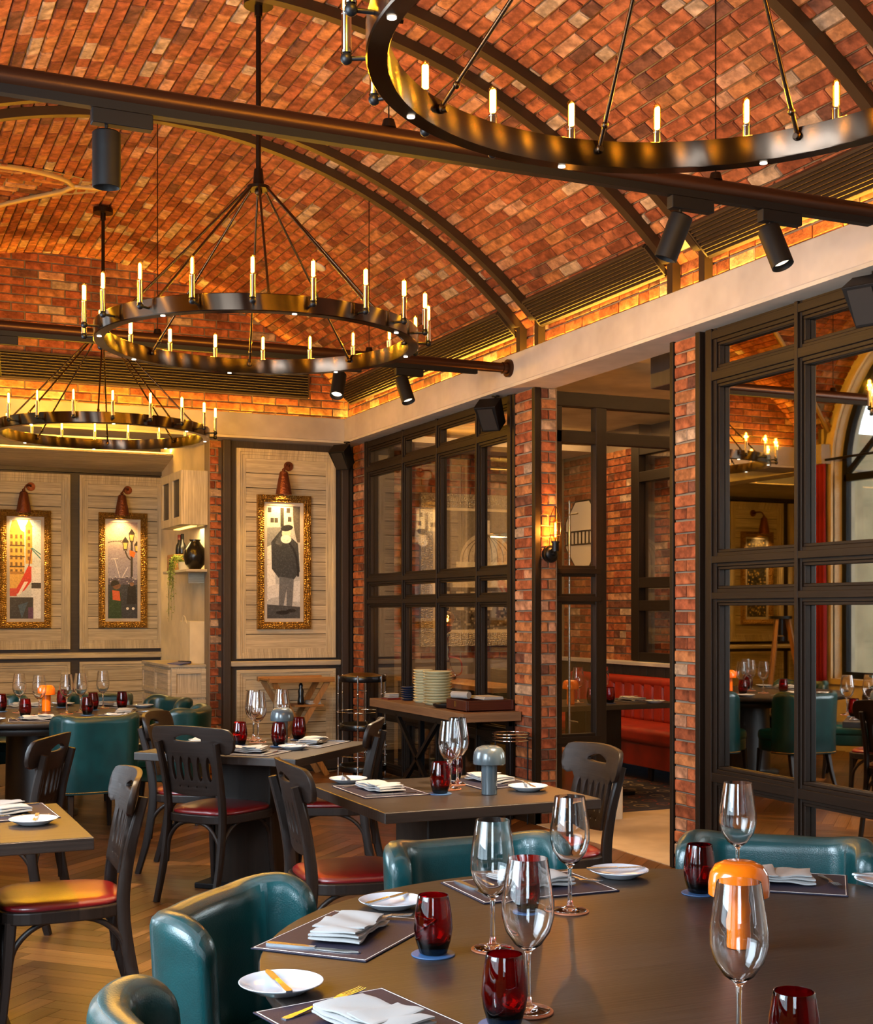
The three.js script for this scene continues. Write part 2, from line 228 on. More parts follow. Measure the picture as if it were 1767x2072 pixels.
{ // brick barrel vault with cross vaults, over a mortar bed
  const c = struct('ceiling', 'brick barrel vault over the dining room');
  const pos = [], idx = [], NX = 84, NZ = 300, t0 = Math.acos((SPRING - VC[0]) / VR), t1 = PI - t0, z0 = BZ, z1 = FRONT, P = (i, j) => { const t = lerp(t0, t1, i / NX), R = VR + .019; return [VC[0] + R * cos(t), VC[1] + R * sin(t), lerp(z0, z1, j / NZ)]; };
  for (let j = 0; j <= NZ; j++) for (let i = 0; i <= NX; i++) pos.push(...P(i, j));
  for (let j = 0; j < NZ; j++) for (let i = 0; i < NX; i++) { const q = P(i + .5, j + .5); if (inLunette(q[0] + .02, q[2])) continue; const a = j * (NX + 1) + i; idx.push(a, a + 1, a + NX + 1, a + 1, a + NX + 2, a + NX + 1); }
  const g = new THREE.BufferGeometry(); g.setAttribute('position', new THREE.Float32BufferAttribute(pos, 3)); g.setIndex(idx); g.computeVertexNormals(); mesh('mortar_bed', g, M.mortar, c);
  for (const zc of LUN) { const rows = []; for (let k = 0; k <= 40; k++) { const t = k / 40 * PI, y = LY + (LR + .013) * sin(t), z = zc + (LR + .013) * cos(t); let xe = 1.75; if (y < vaultY(-9) || true) { const q = VR * VR - (y - VC[1]) ** 2; xe = q > 0 ? min(1.75, VC[0] - sqrt(q)) : 1.75; } rows.push([[LX - .3, y, z], [max(LX, xe) + .03, y, z]]); } mesh('mortar_bed', skin(rows, false, false), M.mortar, c); }
  const list = [], r = rng(51), arc = VR * (t1 - t0), rowsN = Math.round(arc / .075), zEnd = .2;
  for (let i = 0; i < rowsN; i++) {
    const t = lerp(t0, t1, (i + .5) / rowsN), nrm = new V3(-cos(t), -sin(t), 0), tan = new V3(-sin(t), cos(t), 0); let z = BZ - r() * .2;
    while (z < zEnd) { const l = r() < .38 ? .108 : .215, zc = z + l / 2; z += l + .011; const x = VC[0] + VR * cos(t), y = VC[1] + VR * sin(t); if (inLunette(x - .02, zc)) continue;
      const o = new V3(x, y, zc).addScaledVector(nrm, -.03 + (r() - .5) * .004), tw = (r() - .5) * .01; list.push({ m: frameAt(o, Z1.clone().addScaledVector(tan, tw).normalize(), tan.clone().addScaledVector(Z1, -tw).normalize(), nrm), L: l, H: .064 }); }
  }
  layBricks(c, list, 52);
  const l2 = []; for (const zc of LUN) { const n = Math.round(PI * LR / .075); for (let i = 0; i < n; i++) { const t = (i + .5) / n * PI, y = LY + LR * sin(t), z = zc + LR * cos(t), nrm = new V3(0, -sin(t), -cos(t)), tan = new V3(0, -cos(t), sin(t)); const q = VR * VR - (y - VC[1]) ** 2, xe = q > 0 ? min(1.72, VC[0] - sqrt(q)) : 1.72; let x = LX - .3 - r() * .2; while (x < xe) { const l = r() < .38 ? .108 : .215; if (x + l < xe + .06 && x > LX - .3) l2.push({ m: frameAt(new V3(x + l / 2, y, z).addScaledVector(nrm, -.03), X1, tan, nrm), L: l, H: .064 }); x += l + .011; } } }
  const cv = struct('ceiling', 'brick cross vaults above the tall arched windows'); layBricks(cv, l2, 53, 120);
  // pale edging where the vaults meet
  for (const zc of LUN) for (const s of [-1, 1]) { const rows = []; for (let k = 0; k <= 40; k++) { const x = lerp(LX, 1.70, k / 40), y = vaultY(x), q = LR * LR - (y - LY) ** 2, w = q > 0 ? sqrt(q) : 0, z = zc + s * w; rows.push([[x - .01, y - .012, z - s * .03], [x + .012, y - .024, z], [x + .01, y + .005, z + s * .03], [x - .01, y + .02, z]]); } const e = mesh('trim', skin(rows), M.ribPale); tag(e, 'pale edging strip where the two brick vaults meet', null, 'vault edging strips', 'structure'); }
  // roof over everything
  mesh('ceiling', span(LX - 2.5, 9.0, 5.0, 5.2, -14.8, FRONT + .2), M.mortar).userData.kind = 'structure';
}
// ribs in pairs
[[-8.28, 1], [-8.01, 1], [-6.40, 1], [-6.09, 1], [-4.52, 1], [-4.26, 1], [-0.76, 0], [-0.5, 0]].forEach(([z], i) => {
  const rows = [], t0 = Math.acos((SPRING - .02 - VC[0]) / VR), w = .028, sec = (x, y, nx, ny) => [[x, y, z - w], [x + nx * .055, y + ny * .055, z - w], [x + nx * .055, y + ny * .055, z + w], [x, y, z + w]];
  rows.push(sec(SPRING, 3.27, -1, 0)); rows.push(sec(SPRING, 3.50, -1, -.1));
  for (let k = 0; k <= 48; k++) { const t = lerp(t0 + .012, PI - t0, k / 48); rows.push(sec(VC[0] + VR * cos(t), VC[1] + VR * sin(t), -cos(t), -sin(t))); }
  const g = toCreasedNormals(skin(rows), .5); tag(mesh('trim', g, M.ribs), 'dark metal rib bar arched across the brick vault', null, 'paired vault ribs', 'structure');
});
{ // end wall under the vault: brick, above the white beam
  const w = struct('wall_back', 'brick end wall under the arch of the vault'); mesh('mortar_bed', span(LX - .3, WX + .2, 3.08, 4.95, BZ - .2, BZ - .013), M.mortar, w);
  layBricks(w, faceBricks(new V3(LX, 3.27, BZ - .03), X1, Z1, SPRING - LX, 1.4, { seed: 61, L: .215, keep: p => p.y < vaultY(p.x) + .05 }), 62);
  const u = struct('wall_right', 'brick course between the white beam and the vault'); mesh('mortar_bed', span(SPRING + .013, 4.56, 3.085, 4.6, BZ, FRONT), M.mortar, u);
  layBricks(u, faceBricks(new V3(SPRING + .03, 3.27, 0), ZM, XM, -BZ, .225, { seed: 63, mixed: 1 }), 64);
}
// the white beam round the room, and the cove light behind its lip
function whiteBeam(name, x0, x1, z0, z1) { const m = mesh(name, rspan(x0, x1, 3.09, 3.30, z0, z1, .006), M.white); m.userData.kind = 'structure'; return m; }
tag(whiteBeam('trim', 4.26, 4.302, BZ + .18, FRONT), 'white painted beam along the glazed wall');
tag(whiteBeam('trim', LX, 4.302, BZ + .14, BZ + .18), 'white painted beam across the end wall');
mesh('trim', span(4.26, WX + .15, 3.07, 3.09, BZ - .3, FRONT), M.plaster).userData.kind = 'structure';
mesh('trim', span(LX - 2.4, 4.26, 3.07, 3.09, BZ - .30, BZ + .18), M.plaster).userData.kind = 'structure';
mesh('trim', span(LX, LX + .16, 3.09, 3.30, BZ, -11.36), M.white).userData.kind = 'structure';
{ const a = thing('cove_light', 'amber light strip hidden behind the white beam of the glazed wall', 'light strip'); mesh('strip', span(4.31, 4.335, 3.10, 3.112, BZ + .25, 1), M.led, a);
  const b = thing('cove_light', 'amber light strip hidden behind the white beam of the end wall', 'light strip'); mesh('strip', span(LX + .2, 4.2, 3.10, 3.112, BZ + .09, BZ + .115), M.led, b); }
areaLight('cove_light_glazed_wall', AMBER, 420, 12.4, .03, [4.3225, 3.12, -5.5], [4.35, 4.12, -5.5]).rotation.set(PI / 2, 0, PI / 2, 'XYZ');
areaLight('cove_light_end_wall', AMBER, 230, 4.8, .03, [1.75, 3.12, BZ + .1025], [1.75, 4.12, BZ + .10]).rotation.set(PI / 2, 0, 0);

{ const a = thing('cove_light', 'amber light strip behind the white beam between the arched windows', 'light strip'); mesh('strip', span(LX + .09, LX + .115, 3.10, 3.112, -8.1, -4.2), M.led, a); tag(whiteBeam('trim', LX + .15, LX + .19, -8.15, -4.15), 'white painted beam between the arched windows'); mesh('trim', span(LX, LX + .19, 3.07, 3.09, -8.15, -4.15), M.plaster).userData.kind = 'structure'; }
areaLight('cove_light_window_wall', AMBER, 380, 3.9, .03, [LX + .1025, 3.12, -6.15], [LX + .1, 4.12, -6.15]).rotation.set(PI / 2, 0, PI / 2, 'XYZ');

// ventilation grilles
function grille(label, at, turn, tilt, len, h, n) {
  const g = thing('air_grille', label, 'grille', at, turn, 'long slatted air grilles'); const q = new THREE.Group(); q.rotation.x = tilt;
  const m = new THREE.Matrix4().makeRotationX(tilt), put = (nm, geo, mat) => mesh(nm, geo.applyMatrix4(m), mat, g);
  put('back_plate', span(-len / 2, len / 2, 0, h, -.005, 0), M.grille);
  put('frame', join([span(-len / 2, len / 2, -.012, .004, 0, .03), span(-len / 2, len / 2, h - .004, h + .012, 0, .03), span(-len / 2 - .012, -len / 2, 0, h, 0, .03), span(len / 2, len / 2 + .012, 0, h, 0, .03)]), M.grille);
  for (let i = 0; i < n; i++) { const y = (i + .5) / n * h; const s = box(len, .006, .026, 0, 0, 0); s.rotateX(.55); s.translate(0, y, .018); put('slat', s, M.grille); }
  return g;
}
{ const t = Math.acos((4.30 - VC[0]) / VR), tilt = PI / 2 - t;   // grilles lie on the foot of the vault
  [[-7.95, -6.46], [-6.03, -4.58], [-4.20, -2.9], [-11.70, -8.34]].forEach(([a, b], i) => grille(['slatted grille between the second and third pair of ribs', 'slatted grille between the first and second pair of ribs', 'slatted grille over the mirrored panes', 'slatted grille running into the brick corner'][i], [4.338, 3.462, (a + b) / 2], -PI / 2, tilt, b - a, .20, 9));
  grille('long slatted grille on the brick end wall', [2.1, 3.50, BZ + .02], 0, 0, 3.7, .22, 9); }

// ---------- glazed wall ----------
const zAt = px => onX(px, HORIZON, WX).z;
function pillar(label, name, faces, seed) { const p = thing(name, label, 'pillar'); let list = []; for (const f of faces) { list = list.concat(faceBricks(f.o, f.u, f.n, f.w, f.h || 3.07, { seed: seed + list.length, odd: f.odd })); mesh('core', f.core, M.mortar, p); } layBricks(p, list, seed); return p; }
pillar('red brick pier in the corner beside the glazed partition', 'brick_pillar', [{ o: new V3(WX + .03, 0, -11.60), u: ZM, n: XM, w: .26, core: span(WX + .014, WX + .3, 0, 3.07, -11.86, -11.59) }], 71);
const pA = pillar('brick pillar with a caged wall lamp beside the doorway', 'brick_pillar', [{ o: new V3(WX + .03, 0, -8.245), u: ZM, n: XM, w: .27, core: span(WX + .014, WX + .19, 0, 3.07, -8.51, -8.25) }, { o: new V3(WX + .045, 0, -8.23), u: X1, n: Z1, w: .125, odd: 1, core: span(WX + .04, WX + .18, 0, 3.07, -8.4, -8.214) }], 72);
mesh('corner_post', rspan(WX - .004, WX + .044, 0, 3.075, -8.248, -8.20, .004), M.frameWood, pA);
mesh('base_rail', rspan(WX - .006, WX + .05, 0, .09, -8.52, -8.2, .004), M.frameWood, pA);
mesh('corner_post', rspan(WX - .004, WX + .04, 0, 3.075, -8.55, -8.515, .004), M.frameWood, pA);
const pB = pillar('brick pillar between the doorway and the mirrored panes', 'brick_pillar', [{ o: new V3(WX + .03, 0, -6.245), u: ZM, n: XM, w: .25, core: span(WX + .014, WX + .3, 0, 3.07, -6.5, -6.23) }], 73);
mesh('corner_post', rspan(WX - .006, WX + .34, 0, 3.075, -6.535, -6.498, .004), M.frameWood, pB);
mesh('corner_post', rspan(WX - .03, WX + .05, 0, 3.075, -6.245, -6.20, .004), M.frameWood, pB);

const RAILS = [[.05, .12], [.53, .62], [1.545, 1.622], [1.745, 1.824], [2.76, 2.85], [2.99, 3.075]];
function glazing(name, label, zs, paneMat, paneName, x = WX) {          // zs: centres of the uprights, from far to near
  const w = struct(name, label); const n = zs.length;
  zs.forEach((z, i) => { const e = i === 0 || i === n - 1, h = e ? .055 : .028; mesh(e ? 'jamb' : 'mullion', [rspan(x, x + .075, 0, 3.075, z - h, z + h, .004), rspan(x - .014, x + .01, 0, 3.07, z - h * .5, z + h * .5, .003)], M.frameWood, w, 'y'); });
  for (const [a, b] of RAILS) mesh('rail', [rspan(x + .004, x + .071, a, b, zs[0], zs[n - 1], .004), rspan(x - .012, x + .01, a + .02, b - .02, zs[0], zs[n - 1], .003)], M.frameWood, w, 'z');
  for (let i = 0; i < n - 1; i++) for (let k = 0; k < RAILS.length - 1; k++) {
    const y0 = RAILS[k][1], y1 = RAILS[k + 1][0], a = zs[i] + (i ? .028 : .055), b = zs[i + 1] - (i === n - 2 ? .055 : .028), q = .016;
    mesh('glazing_bead', [rspan(x + .012, x + .045, y0, y0 + q, a, b, .003), rspan(x + .012, x + .045, y1 - q, y1, a, b, .003), rspan(x + .012, x + .045, y0 + q, y1 - q, a, a + q, .003), rspan(x + .012, x + .045, y0 + q, y1 - q, b - q, b, .003)], M.frameWood, w);
    const p = mesh(paneName, span(x + .046, x + .052, y0, y1, a, b), paneMat, w);
  }
  return w;
}
glazing('window_1', 'dark timber glazed partition of four bays looking into the private dining room', [-11.50, zAt(816), zAt(885), zAt(966), -8.585], M.pane, 'pane');
glazing('window_2', 'dark timber frame with mirrored panes beside the brick pillar', [-6.14, -5.395, -4.65, -3.9, -3.15], M.mirror, 'mirror_pane');
mesh('wall_right', span(WX + .055, WX + .3, 0, 3.07, -6.2, FRONT), M.mortar).userData.kind = 'structure';
mesh('wall_right', span(WX, WX + .3, 0, 3.07, -3.1, FRONT), M.plaster).userData.kind = 'structure';
mesh('wall_right', span(WX + .02, WX + .3, 0, 3.07, -12.0, -11.56), M.frameWood).userData.kind = 'structure';

// screen across the doorway, facing the room behind
{ const d = struct('door_1', 'dark timber screen with a narrow glazed sidelight and an open doorway'), z = -8.245, x0 = 4.59, x1 = 4.965, x2 = 6.4;
  mesh('jamb', rspan(x0, x0 + .06, 0, 3.05, z - .07, z, .004), M.frameWood, d); mesh('jamb', rspan(x1 - .04, x1 + .05, 0, 3.05, z - .07, z + .005, .004), M.frameWood, d);
  mesh('head', rspan(x0, x2, 2.96, 3.06, z - .07, z + .01, .004), M.frameWood, d, 'x'); mesh('rail', rspan(x0, x2, 2.70, 2.79, z - .065, z, .004), M.frameWood, d, 'x');
  for (const [a, b] of RAILS.slice(1, 4)) mesh('rail', [rspan(x0, x1, a, b, z - .062, z - .004, .004), rspan(x0, x1, a + .02, b - .02, z - .004, z + .01, .003)], M.frameWood, d, 'x');
  mesh('rail', rspan(x0, x1, .0, .16, z - .062, z, .004), M.frameWood, d, 'x');
  for (const [a, b] of [[.16, .53], [.62, 1.545], [1.622, 1.745], [1.824, 2.70], [2.79, 2.96]]) mesh('pane', span(x0 + .05, x1 - .03, a, b, z - .036, z - .031), M.pane, d);
  mesh('pane', span(x1, x2, 2.79, 2.96, z - .036, z - .031), M.pane, d);
  const pb = thing('plinth_block', 'pale stone plinth at the foot of the doorway screen', 'plinth', [x1 + .03, 0, z + .02]); mesh('block', [rbox(.20, .24, .16, .008, 0, .12, 0), rbox(.17, .10, .13, .02, 0, .285, 0)], M.stone, pb);
  const h = thing('pull_bar', 'long upright steel pull bar behind the narrow sidelight', 'door handle', [4.80, 0, z - .16]); mesh('bar', cyl(.009, .009, 1.72, 0, 1.44, 0, 12), M.steel, h); mesh('mount', rod([0, .7, 0], [0, .7, .12], .006), M.steel, h); mesh('mount', rod([0, 2.2, 0], [0, 2.2, .12], .006), M.steel, h); }

// ---------- far (window) wall, end recess, rear wall: what daylight comes through and what the mirror shows ----------
const archPts = (zc, sill, spring, half, R, n = 16) => { const p = [[zc - half, sill], [zc + half, sill], [zc + half, spring]], c = R - half, a = Math.acos(c / R); for (let i = 1; i <= n; i++) { const t = a * i / n; p.push([zc - c + R * cos(t), spring + R * sin(t)]); } for (let i = n - 1; i >= 0; i--) { const t = a * i / n; p.push([zc + c - R * cos(t), spring + R * sin(t)]); } return p; };
const WINS = [[-9.9, .77, 3.0, 1.46, 1.52, 3], [-6.25, .77, 2.35, .85, 1.1, 4], [-2.4, .77, 3.0, 1.46, 1.52, 5], [1.5, .77, 2.35, .85, 1.1, 6]];
const inX = (g, x) => { g.rotateY(-PI / 2); g.translate(x, 0, 0); return g; };      // shape x -> world z, depth -> world -x
{ const s = shape([[-14.7, -.05], [FRONT, -.05], [FRONT, 5], [-14.7, 5]].map(p => p)); for (const w of WINS) s.holes.push(new THREE.Path(archPts(...w.slice(0, 5)).map(p => new THREE.Vector2(...p))));
  s.holes.push(new THREE.Path([[-14.4, .0], [-11.92, .0], [-11.92, 3.06], [-14.4, 3.06]].map(p => new THREE.Vector2(...p))));
  mesh('wall_left', inX(extrude(s, .3), LX), M.stone).userData.kind = 'structure'; }
for (const [zc, sill, spring, half, R, k] of WINS) {
  const w = struct('window_' + k, 'tall pointed window with dark steel tracery'), x = LX - .12;
  const ring = (a, b) => { const s = shape(archPts(zc, sill + a, spring, half - a, R - a)); s.holes.push(new THREE.Path(archPts(zc, sill + b, spring, half - b, R - b).map(p => new THREE.Vector2(...p)))); return s; };
  mesh('frame', inX(extrude(ring(0, .07), .07), x), M.iron, w); mesh('reveal_moulding', inX(extrude(ring(-.06, .0), .05), LX + .03), M.cream, w);
  mesh('pane', inX(extrude(shape(archPts(zc, sill + .05, spring, half - .05, R - .05)), .004), x - .03), M.pane, w);
  mesh('transom', span(x - .06, x, spring - .1, spring - .02, zc - half + .03, zc + half - .03), M.iron, w);
  for (const q of [-1, 1]) mesh('mullion', span(x - .06, x, sill, spring, zc + q * half / 3 - .025, zc + q * half / 3 + .025), M.iron, w);
  for (const q of [-1, 1]) { mesh('tracery_bar', beam([x - .03, spring, zc + q * half * .95], [x - .03, spring + .75 * half, zc], .05, .05), M.iron, w); mesh('tracery_bar', beam([x - .03, spring, zc], [x - .03, spring + .55 * half, zc + q * half * .55], .05, .05), M.iron, w); }
}
mesh('wall_front', span(LX - .3, WX + .3, 0, 5, FRONT, FRONT + .2), M.stile).userData.kind = 'structure';
{ // brick pier between the end recess and the arched window, red curtains on a rod
  pillar('brick pier between the arched window and the end recess', 'brick_pillar', [{ o: new V3(LX + .02, 0, -11.88), u: Z1, n: X1, w: .33, core: span(LX - .02, LX + .036, 0, 3.07, -11.88, -11.55) }, { o: new V3(LX + .02, 3.3, -11.88), u: Z1, n: X1, w: .33, h: .6, core: span(LX - .02, LX + .036, 3.3, 3.9, -11.88, -11.55) }], 75);
  const cur = (z0, z1, lab) => { const rows = []; for (let k = 0; k <= 20; k++) { const y = lerp(.70, 3.10, k / 20), row = []; for (let j = 0; j <= 48; j++) { const u = j / 48, zz = lerp(z0, z1, u) + .05 * (1 - k / 20) * sin(u * 3), xx = LX + .10 + .035 * sin(u * PI * 9 + .3 * sin(k * .3)) * (.7 + .3 * (1 - k / 20)); row.push([xx, y, zz]); } for (let j = 48; j >= 0; j--) row.push([row[j][0] - .006, row[j][1], row[j][2]]); rows.push(row); } const c = thing('curtain', lab, 'curtain'); mesh('cloth', skin(rows), M.velvet, c); return c; };
  cur(-11.68, -11.36, 'red velvet curtain hanging beside the arched window near the end recess'); cur(-8.46, -8.14, 'red velvet curtain hanging beside the arched window near the vault ribs');
  const rd = thing('curtain_rod', 'black curtain rod across the arched window', 'curtain rod'); mesh('pole', rod([LX + .10, 3.13, -11.72], [LX + .10, 3.13, -8.1], .014, 12), M.iron, rd); for (const z of [-11.72, -8.1]) mesh('finial', ball(.03, LX + .10, 3.13, z), M.iron, rd); for (const z of [-11.55, -9.9, -8.25]) mesh('bracket', rod([LX, 3.13, z], [LX + .10, 3.13, z], .01), M.iron, rd);
  const tp = thing('tripod_stand', 'wooden surveyor tripod stand in front of the end recess', 'tripod', [-.22, 0, -11.45]); for (let i = 0; i < 3; i++) { const a = i * 2.094 + .4; mesh('leg', beam([.07 * cos(a), 1.42, .07 * sin(a)], [.34 * cos(a), 0, .34 * sin(a)], .05, .028), M.oakWarm, tp); } mesh('head', [cyl(.12, .12, .03, 0, 1.43, 0), cyl(.03, .03, .2, 0, 1.34, 0), cyl(.05, .05, .05, 0, 1.2, 0)], M.iron, tp);
}
{ // street front across from the arched window
  const s = thing('stone_facade', 'pale stone street front with columns and an arch outside the window', 'building', [-5.6, 0, -10]); mesh('wall', box(.4, 6.2, 9, -.4, 3.1, 0), M.stone, s);
  for (const z of [-3.2, -1.9, .6, 1.9]) mesh('column', [cyl(.16, .18, 3.0, 0, 1.7, z), box(.5, .2, .5, 0, .1, z), cyl(.26, .17, .2, 0, 3.3, z)], M.stone, s); mesh('cornice', [box(.6, .25, 8.6, 0, 3.55, 0), box(.45, .15, 8.6, 0, 3.8, 0)], M.stone, s); mesh('doorway', box(.06, 2.4, 1.0, -.18, 1.2, -.65), M.slot, s); mesh('window_sill', box(.3, .12, 1.6, -.1, 1.0, 3.2), M.stone, s);
  mesh('floor', span(-9, LX - .3, -.3, -.02, -16, FRONT), M.beige).userData.kind = 'structure';
}
// end recess behind the white beam: panelled wall, sloping crown, lit tray
const PZ = -14.3;
{ mesh('wall_back', span(-4, 3.6, -.05, 3.5, PZ - .2, PZ - .02), M.stile).userData.kind = 'structure';
  mesh('wall_left', span(-4.2, -4, 0, 3.5, PZ - .2, -11.9), M.cream).userData.kind = 'structure'; mesh('wall_back', span(-4.2, LX - .3, 0, 3.5, -11.92, -11.75), M.cream).userData.kind = 'structure';
  mesh('floor', span(-4.2, 3.6, -.2, 0, PZ - .2, BZ + .02), M.planter).userData.kind = 'structure';
  mesh('ceiling', span(-4.2, 3.6, 3.30, 3.4, PZ - .2, BZ - .2), M.cream).userData.kind = 'structure';
  const cr = struct('trim', 'sloping oak crown board above the wall panels'); mesh('board', skin([-4, 3.3].map(x => [[x, 2.99, PZ + .03], [x, 3.10, PZ + .60], [x, 3.13, PZ + .60], [x, 3.03, PZ + .02]])), M.oak, cr, 'x'); mesh('lip', span(-4, 3.3, 2.955, 2.992, PZ - .02, PZ + .05), M.stile, cr, 'x');
  areaLight('cove_light_end_recess', new THREE.Color().setRGB(1, .60, .14), 110, 6.8, .08, [-.2, 3.16, PZ + .5], [.8, 4.1, PZ + .5]).rotation.set(PI / 2, 0, 0);
  const st = thing('cove_light', 'amber light strip above the sloping oak crown board', 'light strip'); mesh('strip', span(-1.7, 3.2, 3.14, 3.152, PZ + .46, PZ + .52), M.led, st);
  const pn = (lab, x0, x1, y0, y1, z, boards, grp) => { const p = thing('wall_panel', lab, 'panel', [(x0 + x1) / 2, y0, z], 0, grp), w = x1 - x0, h = y1 - y0, f = .085;
    const ring = (a, b, d0, d1) => { const s = shape([[-w / 2 + a, a], [w / 2 - a, a], [w / 2 - a, h - a], [-w / 2 + a, h - a]]); s.holes.push(new THREE.Path([[-w / 2 + b, b], [w / 2 - b, b], [w / 2 - b, h - b], [-w / 2 + b, h - b]].map(q => new THREE.Vector2(...q)))); return T(extrude(s, d1 - d0, .003, 1), 0, 0, d0); };
    mesh('moulding', [ring(0, .026, 0, .035), ring(.026, .05, 0, .024), ring(.05, f, 0, .014)], M.oak, p);
    for (let i = 0; i < boards; i++) { const bh = (h - 2 * f) / boards; mesh('board', rbox(w - 2 * f, bh - .005, .012, .0025, 0, f + bh * (i + .5), .006, 1), M.oak, p, 'x'); } return p; };
  const xs = [-3.51, -2.56, -1.61, -.66, .29, 1.24, 2.19, 3.14];
  for (let i = 0; i < 7; i++) { const a = xs[i] + .05, b = xs[i + 1] - .05 + (i === 6 ? .06 : 0); pn('limed oak upper panel on the recessed end wall', a, b, 1.10, 2.93, PZ, 13, 'upper panels of the recess'); pn('limed oak dado panel on the recessed end wall', a, b, .2, .96, PZ, 5, 'dado panels of the recess'); }
  const rail = struct('trim', 'oak chair rail along the recessed end wall'); mesh('rail', [rspan(-4, 3.3, 1.0, 1.045, PZ - .02, PZ + .05, .01), rspan(-4, 3.3, 1.045, 1.06, PZ - .02, PZ + .035, .005)], M.oak, rail, 'x');
  // panelled pier wall level with the beam
  const Z3 = -11.93; mesh('wall_back', span(3.12, WX + .1, 0, 3.07, Z3 - .25, Z3 - .01), M.stile).userData.kind = 'structure';
  pn('limed oak panel behind the black and white picture', 3.285, 4.245, 1.06, 3.0, Z3, 13); pn('limed oak dado panel behind the tray stand', 3.285, 4.245, .16, .95, Z3, 6);
  const r3 = struct('trim', 'oak chair rail below the black and white picture'); mesh('rail', [rspan(3.22, 4.30, .985, 1.035, Z3 - .02, Z3 + .05, .012)], M.oakPale, r3, 'x');
  for (const x of [3.185, 4.335]) mesh('trim', rspan(x - .035, x + .035, 0, 3.07, Z3 - .02, Z3 + .06, .005), M.stile).userData.kind = 'structure';
  mesh('baseboard_back', rspan(3.15, 4.36, 0, .12, Z3 - .02, Z3 + .03, .004), M.stile).userData.kind = 'structure';
  pillar('brick pier between the dresser recess and the panelled wall', 'brick_pillar', [{ o: new V3(3.04, 0, -11.97), u: X1, n: Z1, w: .115, core: span(3.035, 3.16, 0, 3.07, -12.12, -11.955) }], 76);
  mesh('wall_right', span(3.10, 3.4, 0, 3.4, PZ, -12.11), M.cream).userData.kind = 'structure';
}
